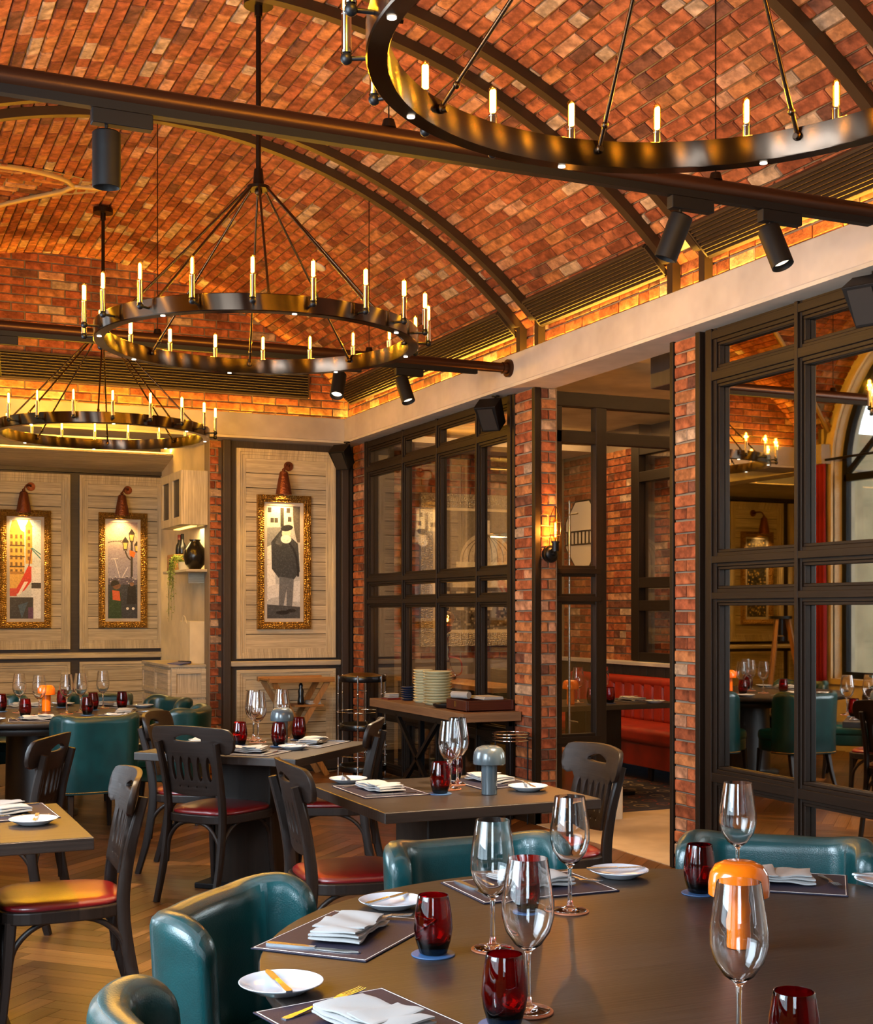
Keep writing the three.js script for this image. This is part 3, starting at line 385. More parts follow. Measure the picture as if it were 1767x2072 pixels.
// ---------- private dining room behind the partition and the doorway ----------
{ mesh('floor', span(WX + .01, 9, -.25, .004, -8.42, -3), M.beige).userData.kind = 'structure'; mesh('floor', span(WX, 9, -.25, -.01, -12.7, -8.42), M.planter).userData.kind = 'structure';
  mesh('ceiling', span(WX + .14, 9, 3.32, 3.4, -12.7, -3), M.cream).userData.kind = 'structure'; mesh('wall_right', span(8.8, 9, 0, 3.4, -12.7, -3), M.cream).userData.kind = 'structure'; mesh('wall_front', span(WX + .3, 9, 0, 3.4, -6.2, -6.0), M.cream).userData.kind = 'structure';
  mesh('trim', rspan(4.9, 8.8, 2.98, 3.2, -7.5, -7.2, .01), M.stile).userData.kind = 'structure';
  const bw = struct('wall_back', 'brick wall of the private dining room'); mesh('mortar_bed', span(WX, 7.3, 0, 3.4, -12.7, -12.442), M.mortar, bw); layBricks(bw, faceBricks(new V3(WX + .05, 1.0, -12.46), X1, Z1, 2.55, 2.3, { seed: 81 }), 82, 250);
  const rw = struct('wall_right', 'brick side wall above the orange bench'); mesh('mortar_bed', [span(7.045, 7.3, 0, 3.4, -12.7, -10.98), span(7.045, 7.3, 0, 1.02, -10.98, -8.3)], M.mortar, rw); layBricks(rw, faceBricks(new V3(7.06, 1.0, -10.98), ZM, XM, 1.45, 2.1, { seed: 83, mixed: 1 }), 84, 250);
  mesh('ceiling', span(WX + .3, 7.0, 3.12, 3.18, -12.4, -11.7), M.white).userData.kind = 'structure';
  // dark framed internal window in the side wall
  const iw = struct('window_7', 'dark framed internal window in the brick side wall'); mesh('jamb', rspan(6.98, 7.06, 1.02, 3.1, -11.02, -10.88, .005), M.frameWood, iw); for (const [a, b] of [[1.02, 1.1], [1.5, 1.6], [1.72, 1.82], [2.74, 2.84], [3.0, 3.1]]) mesh('rail', rspan(6.985, 7.05, a, b, -10.9, -8.6, .005), M.frameWood, iw); mesh('mullion', rspan(6.98, 7.06, 1.02, 3.1, -10.1, -10.0, .005), M.frameWood, iw); mesh('pane', span(7.035, 7.04, 1.05, 3.0, -10.9, -8.6), M.pane, iw);
  const bw2 = struct('wall_right', 'brick wall beyond the internal window'); mesh('mortar_bed', span(7.185, 7.3, 1, 3.4, -11.0, -8.3), M.mortar, bw2); layBricks(bw2, faceBricks(new V3(7.2, 1.05, -9.6), ZM, XM, 1.3, 2.0, { seed: 85 }), 86, 150);
  mesh('trim', rspan(6.90, 7.06, .975, 1.012, -12.4, -8.5, .006), M.white).userData.kind = 'structure';
  const wn = struct('wall_right', 'grey timber wainscot behind the orange bench'); for (let i = 0; i < 26; i++) mesh('plank', rbox(.02, .42, .143, .003, 6.985, .76, -12.3 + .15 * i, 1), M.stile, wn, 'y');
  // carpet
  const cv = document.createElement('canvas'); cv.width = cv.height = 512; const c = cv.getContext('2d'); c.fillStyle = '#232033'; c.fillRect(0, 0, 512, 512); const r = rng(91); for (let i = 0; i < 8; i++) for (let j = 0; j < 8; j++) { c.save(); c.translate(i * 64 + 32, j * 64 + 32); c.rotate((i + j) % 2 ? .78 : 0); c.strokeStyle = ['#7a6a52', '#6b2f2a', '#8c7f6a'][(i * 3 + j) % 3]; c.lineWidth = 5; c.beginPath(); c.arc(0, 0, 20, 0, 4.5); c.stroke(); c.beginPath(); c.moveTo(-24, 0); c.quadraticCurveTo(0, -18, 24, 0); c.stroke(); c.fillStyle = '#5c4a3c'; c.beginPath(); c.arc(6, 6, 6, 0, 7); c.fill(); c.restore(); }
  const tx = new THREE.CanvasTexture(cv); tx.colorSpace = THREE.SRGBColorSpace; tx.wrapS = tx.wrapT = THREE.RepeatWrapping; tx.repeat.set(.6, .6);
  const cp = thing('carpet', 'dark carpet with scrolling pattern in the private dining room', 'carpet'); mesh('pile', span(4.98, 6.5, -.009, 0, -12.3, -8.52), std('#ffffff', .95, { map: tx }), cp); mesh('border', span(4.98, 6.5, -.009, 0, -8.52, -8.44), std('#1f1d38', .9), cp);
  const ld = thing('cove_light', 'warm light tray over the private dining room', 'light strip'); mesh('strip', span(4.9, 6.8, 3.19, 3.2, -12.2, -12.1), M.led, ld);
  areaLight('cove_light_private_room', new THREE.Color().setRGB(1, .56, .2), 5, 2.2, 3.0, [5.8, 3.28, -10.4], [5.8, 0, -10.4]); areaLight('cove_light_lobby', WARM, 100, 3.4, .1, [6.6, 3.215, -7.35], [6.6, 4, -7.35]).rotation.set(PI / 2, 0, 0); mesh('strip', span(5.5, 8.3, 3.2, 3.21, -7.4, -7.3), M.led, ld);
}

// ---------- ring chandeliers ----------
const CX = 1.9, RING_Y = 2.835;
const chGeo = { socket: join([cyl(.0125, .0125, .098, 0, .069, 0, 16), cyl(.0145, .0145, .006, 0, .02, 0, 16), cyl(.0138, .0138, .005, 0, .116, 0, 16)]), knuckle: join([ball(.0155, 0, .004, 0), rod([0, .004, 0], [-.06, .004, 0], .006)]), bulb: T(new THREE.CapsuleGeometry(.0125, .062, 6, 14), 0, .162, 0), filament: join([T(new THREE.CapsuleGeometry(.0058, .06, 3, 8), -.003, .16, .003), T(new THREE.CapsuleGeometry(.0058, .06, 3, 8), .004, .16, -.001)]),
  ring: toCreasedNormals(lathe([[.758, 0], [.806, 0], [.810, .004], [.810, .076], [.806, .08], [.800, .08], [.798, .012], [.766, .012], [.764, .078], [.760, .08], [.756, .078], [.756, .003], [.758, 0]], 128), .6) };
function chandelier(label, z, phase, CX = 1.9) {
  const c = thing('ring_chandelier', label, 'chandelier', [CX, RING_Y, z], 0, 'ring chandeliers'), apex = .80, top = vaultY(CX) - RING_Y - .005;
  const ring = mesh('ring', chGeo.ring, M.bronze, c);
  for (let i = 0; i < 20; i++) { const a = (i + phase) / 20 * 2 * PI, h = new THREE.Group(); h.name = 'candle_holder'; h.position.set(.862 * cos(a), .03, .862 * sin(a)); h.rotation.y = -a; c.add(h);
    mesh('socket', chGeo.socket, M.chrome, h); mesh('knuckle', chGeo.knuckle, M.iron, h); mesh('bulb', chGeo.bulb, M.amberGlass, h); mesh('filament', chGeo.filament, M.filament, h);
    const l = new THREE.PointLight(new THREE.Color().setRGB(1, .68, .05), .92); l.position.set(0, .16, 0); l.shadow.radius = .6; l.castShadow = i % 5 === 0; l.name = 'bulb_light'; h.add(l); }
  for (let i = 0; i < 8; i++) { const a = (i + .28) / 8 * 2 * PI; mesh('suspension_rod', [rod([.76 * cos(a), .045, .76 * sin(a)], [.05 * cos(a), apex, .05 * sin(a)], .0065, 8), ball(.014, .75 * cos(a), .05, .75 * sin(a), 8), ball(.011, .70 * cos(a), .105, .70 * sin(a), 8), rod([.756 * cos(a), .045, .756 * sin(a)], [.73 * cos(a), .045, .73 * sin(a)], .008)], M.bronze, c); }
  for (let i = 0; i < 8; i++) { const a = (i + .1) / 8 * 2 * PI; mesh('downlight', cyl(.011, .011, .004, .783 * cos(a), -.001, .783 * sin(a), 14), M.downlight, c); }
  mesh('hub', [cyl(.022, .03, .09, 0, apex + .05, 0), cyl(.058, .058, .016, 0, apex, 0), ball(.02, 0, apex - .02, 0)], M.bronzeDark, c);
  mesh('stem', cyl(.013, .013, top - apex - .06, 0, (top + apex + .06) / 2, 0, 14), M.bronzeDark, c);
  mesh('ceiling_canopy', [cyl(.075, .075, .035, 0, top - .03, 0, 28), cyl(.02, .02, .06, 0, top - .07, 0)], M.bronzeDark, c);
  return c;
}
chandelier('large bronze ring chandelier hanging over the round table with the orange lamp', -2.70, .5);
chandelier('bronze ring chandelier hanging over the angled square table', -6.48, 0);
chandelier('bronze ring chandelier hanging over the round table by the panelled wall', -10.35, .3, 1.80);

// ---------- track pipes, spotlights ----------
function trackPipe(label, z, y) { const p = thing('track_pipe', label, 'light track', [0, y, z], 0, 'track pipes'), a = rod([LX, 0, 0], [4.26, 0, 0], .034, 24); mesh('pipe', a, M.pipe, p); mesh('collar', [rod([1.12, 0, 0], [1.135, 0, 0], .0352, 24)], M.pipe, p); mesh('track', span(LX + .1, 4.0, -.058, -.028, -.018, .018), M.black, p); mesh('flange', [rod([4.235, 0, 0], [4.262, 0, 0], .062, 24), rod([4.2, 0, 0], [4.24, 0, 0], .042, 24)], M.pipe, p);
  for (const x of [.35, 1.78, 3.2]) { mesh('hanger', [rod([x, .03, 0], [x, vaultY(x) - y - .01, 0], .003), cyl(.02, .028, .03, x, .045, 0)], M.bronzeDark, p); } return p; }
trackPipe('bronze track pipe crossing below the ring chandelier over the round table with the orange lamp', -4.42, 3.205);
trackPipe('bronze track pipe fixed to the white beam by a flange', -8.30, 3.205);
function spot(label, x, z, aim, power = 60, face = true) {
  const y = 3.205, s = thing('track_spotlight', label, 'spotlight', [x, y, z], 0, 'track spotlights'); mesh('adapter', rbox(.20, .05, .042, .004, .02, -.084, 0), M.black, s); mesh('stem', rod([-.03, -.105, 0], [-.03, -.145, 0], .006), M.black, s);
  const d = new V3(...aim).sub(new V3(x - .03, y - .19, z)).normalize(), q = new THREE.Quaternion().setFromUnitVectors(new V3(0, -1, 0), d), put = (nm, g, m) => mesh(nm, T(g.applyQuaternion(q), -.03, -.150, 0), m, s);
  put('body', lathe([[0, .02], [.040, .02], [.046, .014], [.046, -.045], [.0445, -.047], [.046, -.049], [.046, -.16], [.041, -.162], [.039, -.13], [0, -.13]], 28), M.black); put('lens', T(new THREE.CylinderGeometry(.038, .038, .004, 24), 0, -.134, 0), M.spotFace);
  const l = new THREE.SpotLight(new THREE.Color().setRGB(1, .74, .46), power, 0, .38, .6); l.name = 'spot_light'; l.position.copy(new V3(-.03, -.165, 0).addScaledVector(d, .17)); l.target.position.copy(new V3(...aim).sub(new V3(x, y, z))); l.castShadow = true; l.shadow.radius = 1.5; s.add(l, l.target); return s;
}
spot('black track spotlight aimed down beside the stem of the middle chandelier', .81, -4.42, [.80, 0, -4.55], 60);
spot('black track spotlight tilted towards the square table with the grey lamp', 3.06, -4.42, [2.35, .75, -5.0], 75);
spot('black track spotlight aimed into the room near the white beam', 3.50, -4.42, [3.72, 1.0, -3.6], 30);
spot('black track spotlight tilted towards the angled square table', 3.02, -8.30, [2.25, .75, -7.2], 75);
spot('black track spotlight next to the flanged pipe end', 3.47, -8.30, [3.72, 1.0, -7.4], 30);
spot('black track spotlight over the table by the panelled wall', .82, -8.30, [1.1, .75, -9.9], 60);
// thin suspension cables and ceiling bits
{ const s = thing('smoke_detector', 'small round white detector set in the brick vault', 'detector'); const x = 3.40, y = vaultY(x), n = new V3(VC[0] - x, VC[1] - y, 0).normalize(); const g = lathe([[0, -.012], [.045, -.012], [.055, 0], [.055, .012], [0, .012]], 24); g.applyQuaternion(new THREE.Quaternion().setFromUnitVectors(new V3(0, -1, 0), n)); mesh('cover', T(g, x + n.x * .006, y + n.y * .006, -9.9), M.white, s); }
// ---------- loudspeakers on brackets ----------
function speaker(label, at, turn, tilt) { const k = .74; const s = thing('loudspeaker', label, 'loudspeaker', at, turn, 'wall loudspeakers'), m = new THREE.Matrix4().makeRotationX(tilt).multiply(new THREE.Matrix4().makeRotationZ(.0)); const tp = [[-.085, -.13], [.085, -.13], [.11, .13], [-.11, .13]]; const cab = T(extrude(shape(tp), .17, .006, 1), 0, 0, -.05).applyMatrix4(m); mesh('cabinet', cab, M.black, s); mesh('front_cloth', box(.16, .23, .006, 0, 0, .129).applyMatrix4(m), M.slot, s); mesh('bracket', [rod([0, .08, -.05], [0, .175, -.08], .010), cyl(.04, .04, .012, 0, .178, -.08), rod([0, .02, -.06], [0, .12, -.09], .008)], M.iron, s); s.scale.setScalar(k); return s; }
speaker('black loudspeaker tilted down above the corner brick pier', [4.20, 2.935, -11.55], -.9, .65);
speaker('black loudspeaker tilted down above the brick pillar with the caged lamp', [4.28, 2.935, -8.62], -.9, .65);
speaker('black loudspeaker hanging over the mirrored panes', [4.30, 2.935, -4.74], -1.2, .55);
// ---------- caged wall lamp ----------
{ const x = WX + .11, z = -8.20, y = 1.90, s = thing('wall_lamp', 'caged wall lamp with glowing tube bulb on the brick pillar', 'wall lamp', [x, y, z]); mesh('base', [T(cyl(.06, .06, .03, 0, 0, 0).rotateX(PI / 2), 0, 0, .015), T(new THREE.SphereGeometry(.045, 16, 10).scale(1, 1, .5), 0, 0, .03)], M.iron, s); mesh('arm', rod([0, 0, .03], [0, .0, .09], .012), M.iron, s); mesh('socket', [cyl(.024, .024, .06, 0, .045, .09), cyl(.03, .03, .012, 0, .08, .09)], M.iron, s);
  const cage = []; for (let i = 0; i < 6; i++) { const a = i / 6 * 2 * PI; cage.push(tube([[.03 * cos(a), .08, .09 + .03 * sin(a)], [.042 * cos(a), .14, .09 + .042 * sin(a)], [.038 * cos(a), .26, .09 + .038 * sin(a)], [.004 * cos(a), .33, .09 + .004 * sin(a)]], .0022, 14, 5)); } for (const h of [.13, .22]) { const t = new THREE.TorusGeometry(.042, .002, 5, 24); t.rotateX(PI / 2); cage.push(T(t, 0, h, .09)); } mesh('cage', cage, M.iron, s);
  mesh('bulb', T(new THREE.CapsuleGeometry(.016, .11, 6, 14), 0, .17, .09), M.amberGlass, s); mesh('filament', T(new THREE.CapsuleGeometry(.006, .09, 3, 8), 0, .165, .09), M.filament, s); const l = new THREE.PointLight(new THREE.Color().setRGB(1, .5, .14), 2.2); l.name = 'bulb_light'; l.position.set(0, .165, .09); l.shadow.radius = .5; s.add(l); }

// ---------- framed pictures with picture lamps ----------
function canvas(w, h, draw) { const cv = document.createElement('canvas'); cv.width = w; cv.height = h; draw(cv.getContext('2d'), w, h); speckle(cv.getContext('2d'), w, h); const t = new THREE.CanvasTexture(cv); t.colorSpace = THREE.SRGBColorSpace; return new THREE.MeshStandardMaterial({ map: t, roughness: .35 }); }
const speckle = (c, w, h) => { const r = rng(77); for (let i = 0; i < 5200; i++) { c.fillStyle = r() < .5 ? 'rgba(0,0,0,.06)' : 'rgba(255,255,255,.05)'; c.fillRect(r() * w, r() * h, 2 + r() * 9, 2 + r() * 9); } };
const poly = (c, col, p) => { c.fillStyle = col; c.beginPath(); p.forEach((q, i) => i ? c.lineTo(...q) : c.moveTo(...q)); c.closePath(); c.fill(); };
const prints = {
  tower: canvas(256, 896, (c, w, h) => { const g = c.createLinearGradient(0, 0, 0, h); g.addColorStop(0, '#a9c3dc'); g.addColorStop(.5, '#c4cdd2'); g.addColorStop(1, '#b9bcc0'); c.fillStyle = g; c.fillRect(0, 0, w, h); c.fillStyle = '#d0a04a'; c.fillRect(0, 120, 120, 520); poly(c, '#b98d42', [[0, 120], [26, 10], [60, 10], [92, 100], [120, 120]]); c.fillStyle = '#c39547'; c.fillRect(130, 70, 52, 330); poly(c, '#a8803c', [[126, 70], [156, 0], [186, 70]]); c.fillStyle = '#6b4b22'; for (let i = 0; i < 6; i++) for (let j = 0; j < 3; j++) c.fillRect(10 + j * 38, 140 + i * 62, 18, 36); for (let i = 0; i < 5; i++) c.fillRect(146, 95 + i * 60, 20, 34); c.fillStyle = '#4a3620'; for (const y of [232, 330, 420]) c.fillRect(0, y, 122, 12); c.fillStyle = '#a2702c'; c.fillRect(0, 470, 118, 24); c.strokeStyle = '#2f6d80'; c.lineWidth = 9; c.beginPath(); c.moveTo(170, 258); c.lineTo(256, 360); c.moveTo(180, 258); c.lineTo(256, 320); c.stroke(); c.strokeStyle = '#7a2a18'; c.lineWidth = 10; c.beginPath(); c.moveTo(176, 270); c.lineTo(150, 470); c.stroke(); poly(c, '#c8261c', [[150, 420], [196, 430], [186, 540], [120, 640], [20, 690], [90, 560]]); poly(c, '#e8dcd4', [[120, 560], [150, 560], [90, 670], [60, 690]]); c.fillStyle = '#d8dade'; c.fillRect(176, 430, 80, 360); c.fillStyle = '#20242e'; c.fillRect(176, 570, 80, 50); c.fillRect(0, 700, 190, 196); poly(c, '#2c4a63', [[70, 770], [150, 740], [100, 890]]); c.fillStyle = '#c23a2c'; c.fillRect(0, 620, 60, 70); c.fillStyle = '#dcdfe2'; c.fillRect(196, 760, 60, 136); c.fillStyle = '#4a2350'; c.fillRect(150, 790, 40, 106); }),
  lamps: canvas(256, 896, (c, w, h) => { const g = c.createLinearGradient(0, 0, 0, h); g.addColorStop(0, '#8d7a86'); g.addColorStop(.12, '#cbb59b'); g.addColorStop(.3, '#8e8594'); g.addColorStop(.6, '#8c8aa0'); g.addColorStop(1, '#6c6780'); c.fillStyle = g; c.fillRect(0, 0, w, h); c.strokeStyle = '#5a4d50'; c.lineWidth = 6; c.beginPath(); c.arc(70, 300, 120, 3.5, 5.2); c.stroke(); for (let i = 0; i < 9; i++) { c.fillStyle = '#4b4146'; c.fillRect(4 + i * 14, 186 - i * 2, 8, 10); } c.strokeStyle = '#d6cfd4'; c.lineWidth = 5; c.beginPath(); c.moveTo(60, 340); c.lineTo(110, 540); c.moveTo(110, 540); c.lineTo(170, 420); c.moveTo(30, 345); c.lineTo(90, 340); c.stroke(); c.fillStyle = '#2f2a2a'; c.fillRect(194, 120, 18, 500); const lamp = (x, y, s) => { poly(c, '#3a3230', [[x - 24 * s, y], [x + 24 * s, y], [x + 14 * s, y + 74 * s], [x - 14 * s, y + 74 * s]]); poly(c, '#c9a35a', [[x - 17 * s, y + 8 * s], [x + 17 * s, y + 8 * s], [x + 10 * s, y + 60 * s], [x - 10 * s, y + 60 * s]]); poly(c, '#2c2626', [[x - 26 * s, y], [x, y - 44 * s], [x + 26 * s, y]]); }; lamp(203, 110, 1.05); lamp(150, 185, 1.1); lamp(246, 215, .9); c.strokeStyle = '#2f2a2a'; c.lineWidth = 12; c.beginPath(); c.moveTo(150, 270); c.quadraticCurveTo(170, 350, 203, 350); c.stroke(); poly(c, '#d8601c', [[184, 260], [236, 280], [222, 330], [184, 310]]); c.fillStyle = '#565266'; c.fillRect(0, 520, 256, 60); const r = rng(5); for (let i = 0; i < 60; i++) { c.fillStyle = i % 2 ? '#3a3844' : '#b4b0ba'; c.fillRect(r() * 250, 500 + r() * 80, 10, 8); } c.fillStyle = '#2d3340'; c.fillRect(0, 580, 256, 316); poly(c, '#1f3b22', [[10, 896], [20, 660], [70, 600], [110, 660], [120, 896]]); c.fillStyle = '#6e4a36'; c.beginPath(); c.arc(76, 590, 34, 0, 7); c.fill(); c.fillStyle = '#1e1a1a'; c.beginPath(); c.arc(64, 574, 36, 2.4, 6.3); c.fill(); poly(c, '#c85a34', [[40, 630], [100, 640], [110, 730], [44, 720]]); poly(c, '#15161c', [[160, 760], [170, 600], [200, 560], [236, 600], [244, 760]]); c.fillStyle = '#7a5a48'; c.beginPath(); c.arc(204, 575, 18, 0, 7); c.fill(); c.fillStyle = '#d8d4d0'; for (const x of [168, 216]) { c.beginPath(); c.arc(x, 800, 12, 0, 7); c.fill(); } }),
  walker: canvas(256, 896, (c, w, h) => { c.fillStyle = '#a8abb0'; c.fillRect(0, 0, w, h); c.fillStyle = '#c9c5bb'; c.fillRect(0, 0, w, 170); c.fillStyle = '#3c3a3a'; for (const [x, y] of [[10, 20], [60, 100], [150, 20], [160, 90], [30, 100], [210, 60]]) c.fillRect(x, y, 26, 38); c.fillRect(104, 20, 26, 150); c.fillStyle = '#55504d'; c.beginPath(); c.moveTo(200, 0); c.quadraticCurveTo(190, 150, 230, 290); c.lineTo(256, 290); c.lineTo(256, 0); c.fill(); poly(c, '#d7d8da', [[0, 290], [60, 280], [70, 700], [0, 760]]); poly(c, '#7b7f86', [[0, 180], [120, 170], [70, 300], [0, 330]]); poly(c, '#33373d', [[36, 290], [110, 190], [170, 240], [236, 300], [250, 520], [200, 590], [90, 570], [40, 500]]); poly(c, '#4a4e54', [[60, 300], [118, 200], [150, 240], [110, 320]]); c.fillStyle = '#cfc6ba'; c.beginPath(); c.ellipse(150, 215, 34, 46, .2, 0, 7); c.fill(); c.fillStyle = '#e6e3de'; c.beginPath(); c.ellipse(146, 265, 40, 34, 0, 0, 7); c.fill(); c.fillStyle = '#26282c'; c.beginPath(); c.ellipse(152, 178, 46, 24, -.2, 0, 7); c.fill(); c.strokeStyle = '#1c1d20'; c.lineWidth = 16; c.beginPath(); c.moveTo(170, 300); c.quadraticCurveTo(240, 380, 236, 560); c.stroke(); poly(c, '#5b6068', [[96, 560], [204, 580], [190, 820], [150, 830], [150, 660], [120, 830], [92, 830]]); c.fillStyle = '#2d3036'; c.fillRect(0, 830, 256, 66); poly(c, '#3a3e45', [[0, 780], [256, 800], [256, 896], [0, 896]]); c.fillStyle = '#15161a'; c.beginPath(); c.ellipse(120, 845, 48, 16, 0, 0, 7); c.ellipse(185, 830, 36, 14, 0, 0, 7); c.fill(); poly(c, '#c9cbd0', [[0, 640], [96, 620], [90, 720], [0, 740]]); poly(c, '#c3c6cb', [[206, 600], [256, 590], [256, 760], [200, 760]]); }),
  plain: canvas(128, 448, (c, w, h) => { c.fillStyle = '#26221c'; c.fillRect(0, 0, w, h); const r = rng(8); for (let i = 0; i < 260; i++) { c.fillStyle = ['#c8a24a', '#7a6430', '#3d3524'][i % 3]; c.fillRect(r() * w, r() * h, 7, 10); } }),
  dome: canvas(512, 768, (c, w, h) => { const g = c.createLinearGradient(0, 0, 0, h); g.addColorStop(0, '#6b6252'); g.addColorStop(1, '#8a8172'); c.fillStyle = g; c.fillRect(0, 0, w, h); c.fillStyle = '#b5a88e'; c.beginPath(); c.ellipse(290, 330, 150, 190, 0, PI, 0); c.fill(); c.strokeStyle = '#6a5f4c'; c.lineWidth = 5; for (let i = -4; i < 5; i++) { c.beginPath(); c.moveTo(290, 150); c.quadraticCurveTo(290 + i * 36, 220, 290 + i * 33, 330); c.stroke(); } c.fillStyle = '#cabf9f'; c.fillRect(120, 330, 340, 34); c.fillStyle = '#a99c82'; c.fillRect(150, 364, 280, 90); c.fillStyle = '#d8cdb4'; for (let i = 0; i < 8; i++) c.fillRect(160 + i * 34, 366, 14, 86); c.fillRect(270, 60, 40, 90); c.fillStyle = '#c2b698'; c.fillRect(100, 454, 380, 40); c.fillStyle = '#51483b'; c.fillRect(0, 494, 512, 274); c.fillStyle = '#b9ad92'; for (let i = 0; i < 6; i++) c.fillRect(40 + i * 80, 520, 44, 120); const r = rng(3); for (let i = 0; i < 160; i++) { c.fillStyle = i % 2 ? '#2c261e' : '#93876f'; c.fillRect(r() * 512, 600 + r() * 160, 12, 14); } }),
};
function picture(label, at, w, h, print, gilt = M.gilt, mount = M.white, turn = 0, fw = .058) {
  const p = thing('framed_picture', label, 'picture', at, turn); const ring = (a, b, z0, z1, mt, nm, bv) => { const s = shape([[-w / 2 + a, a], [w / 2 - a, a], [w / 2 - a, h - a], [-w / 2 + a, h - a]]); s.holes.push(new THREE.Path([[-w / 2 + b, b], [w / 2 - b, b], [w / 2 - b, h - b], [-w / 2 + b, h - b]].map(q => new THREE.Vector2(...q)))); return T(extrude(s, z1 - z0, bv, 1), 0, 0, z0); };
  mesh('frame', [ring(0, fw * .55, .0, .038, 0, 0, .005), ring(fw * .45, fw, 0, .024, 0, 0, .004)], gilt, p);
  const orn = [], knob = (x, y, r) => { orn.push(T(new THREE.SphereGeometry(r, 10, 7).scale(1, 1, .6), x, y, .042)); for (let k = 0; k < 5; k++) { const a = k / 5 * 2 * PI; orn.push(T(new THREE.SphereGeometry(r * .5, 8, 6).scale(1, 1, .6), x + r * 1.1 * cos(a), y + r * 1.1 * sin(a), .040)); } };
  for (const sx of [-1, 1]) for (const sy of [0, 1]) knob(sx * (w / 2 - fw * .35), sy ? h - fw * .35 : fw * .35, fw * .28); knob(0, fw * .3, fw * .26); knob(0, h - fw * .3, fw * .26); for (const sx of [-1, 1]) knob(sx * (w / 2 - fw * .3), h / 2, fw * .24); const n = floor((2 * w + 2 * h) / .028); for (let i = 0; i < n; i++) { let d = i / n * 2 * (w + h), x, y; const iw = w - fw * .5, ih = h - fw * .5; if (d < w) { x = -iw / 2 + d / w * iw; y = fw * .25; } else if (d < w + h) { x = iw / 2; y = fw * .25 + (d - w) / h * ih; } else if (d < 2 * w + h) { x = iw / 2 - (d - w - h) / w * iw; y = h - fw * .25; } else { x = -iw / 2; y = h - fw * .25 - (d - 2 * w - h) / h * ih; } orn.push(T(new THREE.SphereGeometry(.0105, 6, 5).scale(1, 1, .8), x, y, .040)); }
  mesh('ornament', orn, gilt, p);
  mesh('mount', ring(fw * .95, fw + .035, .004, .011, 0, 0, .001), mount, p); const pl = new THREE.PlaneGeometry(w - 2 * fw - .06, h - 2 * fw - .06); const pr = mesh('print', T(pl, 0, h / 2, .008), print, p); mesh('backing', span(-w / 2 + .01, w / 2 - .01, .01, h - .01, -.004, .004), M.slot, p); return p;
}
function pictureLamp(label, at, power = 4.2) { const l = thing('picture_lamp', label, 'wall lamp', at, 0, 'hammered copper picture lamps'), R = .085; mesh('rose', T(cyl(.042, .046, .012).rotateX(PI / 2), .085, 0, .006), M.copper, l); mesh('arm', [tube([[.085, 0, .01], [.075, .012, .06], [.03, .005, .115], [0, -.045, .125]], .008, 20, 8), ball(.018, 0, -.05, .125)], M.copper, l);
  mesh('shade', lathe([[.014, -.06], [.030, -.062], [.040, -.075], [.062, -.19], [.076, -.275], [.072, -.275], [.058, -.19], [.036, -.08], [.014, -.068]], 24).translate(0, 0, .125), M.copper, l); mesh('bulb', ball(.022, 0, -.20, .125, 12), M.spotFace, l);
  const s = new THREE.SpotLight(new THREE.Color().setRGB(1, .58, .18), power, 0, .95, .9); s.name = 'lamp_light'; s.position.set(0, -.228, .125); s.target.position.set(0, -1.3, .03); s.castShadow = true; s.shadow.radius = 1.2; l.add(s, s.target); return l; }
{ const pics = [[1.69, 'gilt framed picture of a bridge tower and a waving flag', prints.tower, 'copper picture lamp above the bridge tower picture'], [2.69, 'gilt framed picture of street lanterns and people by the river', prints.lamps, 'copper picture lamp above the street lantern picture'], [.765, 'gilt framed picture on the recess panel reflected in the mirrored panes', prints.plain, 'copper picture lamp above the picture reflected in the mirror'], [-.185, 'gilt framed picture on the recess panel beside the tripod', prints.plain, 'copper picture lamp on the recess panel beside the tripod'], [-1.13, 'gilt framed picture behind the arched window pier of the recess', prints.plain, 'copper picture lamp behind the arched window pier'], [-2.08, 'gilt framed dark picture in the deep end of the recess', prints.plain, 'copper picture lamp in the deep end of the recess'], [-3.03, 'gilt framed dark picture on the last recess panel', prints.plain, 'copper picture lamp on the last recess panel']];
  for (const [x, lab, pr, ll] of pics) { picture(lab, [x, 1.325, PZ + .014], .50, 1.215, pr); pictureLamp(ll, [x - .03, 2.79, PZ + .014]); }
  picture('gilt framed black and white picture of a walking person in a coat', [3.735, 1.335, -11.916], .51, 1.24, prints.walker); pictureLamp('copper picture lamp above the black and white picture', [3.70, 2.855, -11.916]);
  picture('large silver framed picture of a cathedral dome on the brick wall', [6.02, 1.14, -12.41], 1.36, 1.56, prints.dome, M.silverGilt, M.cream, 0, .13); }

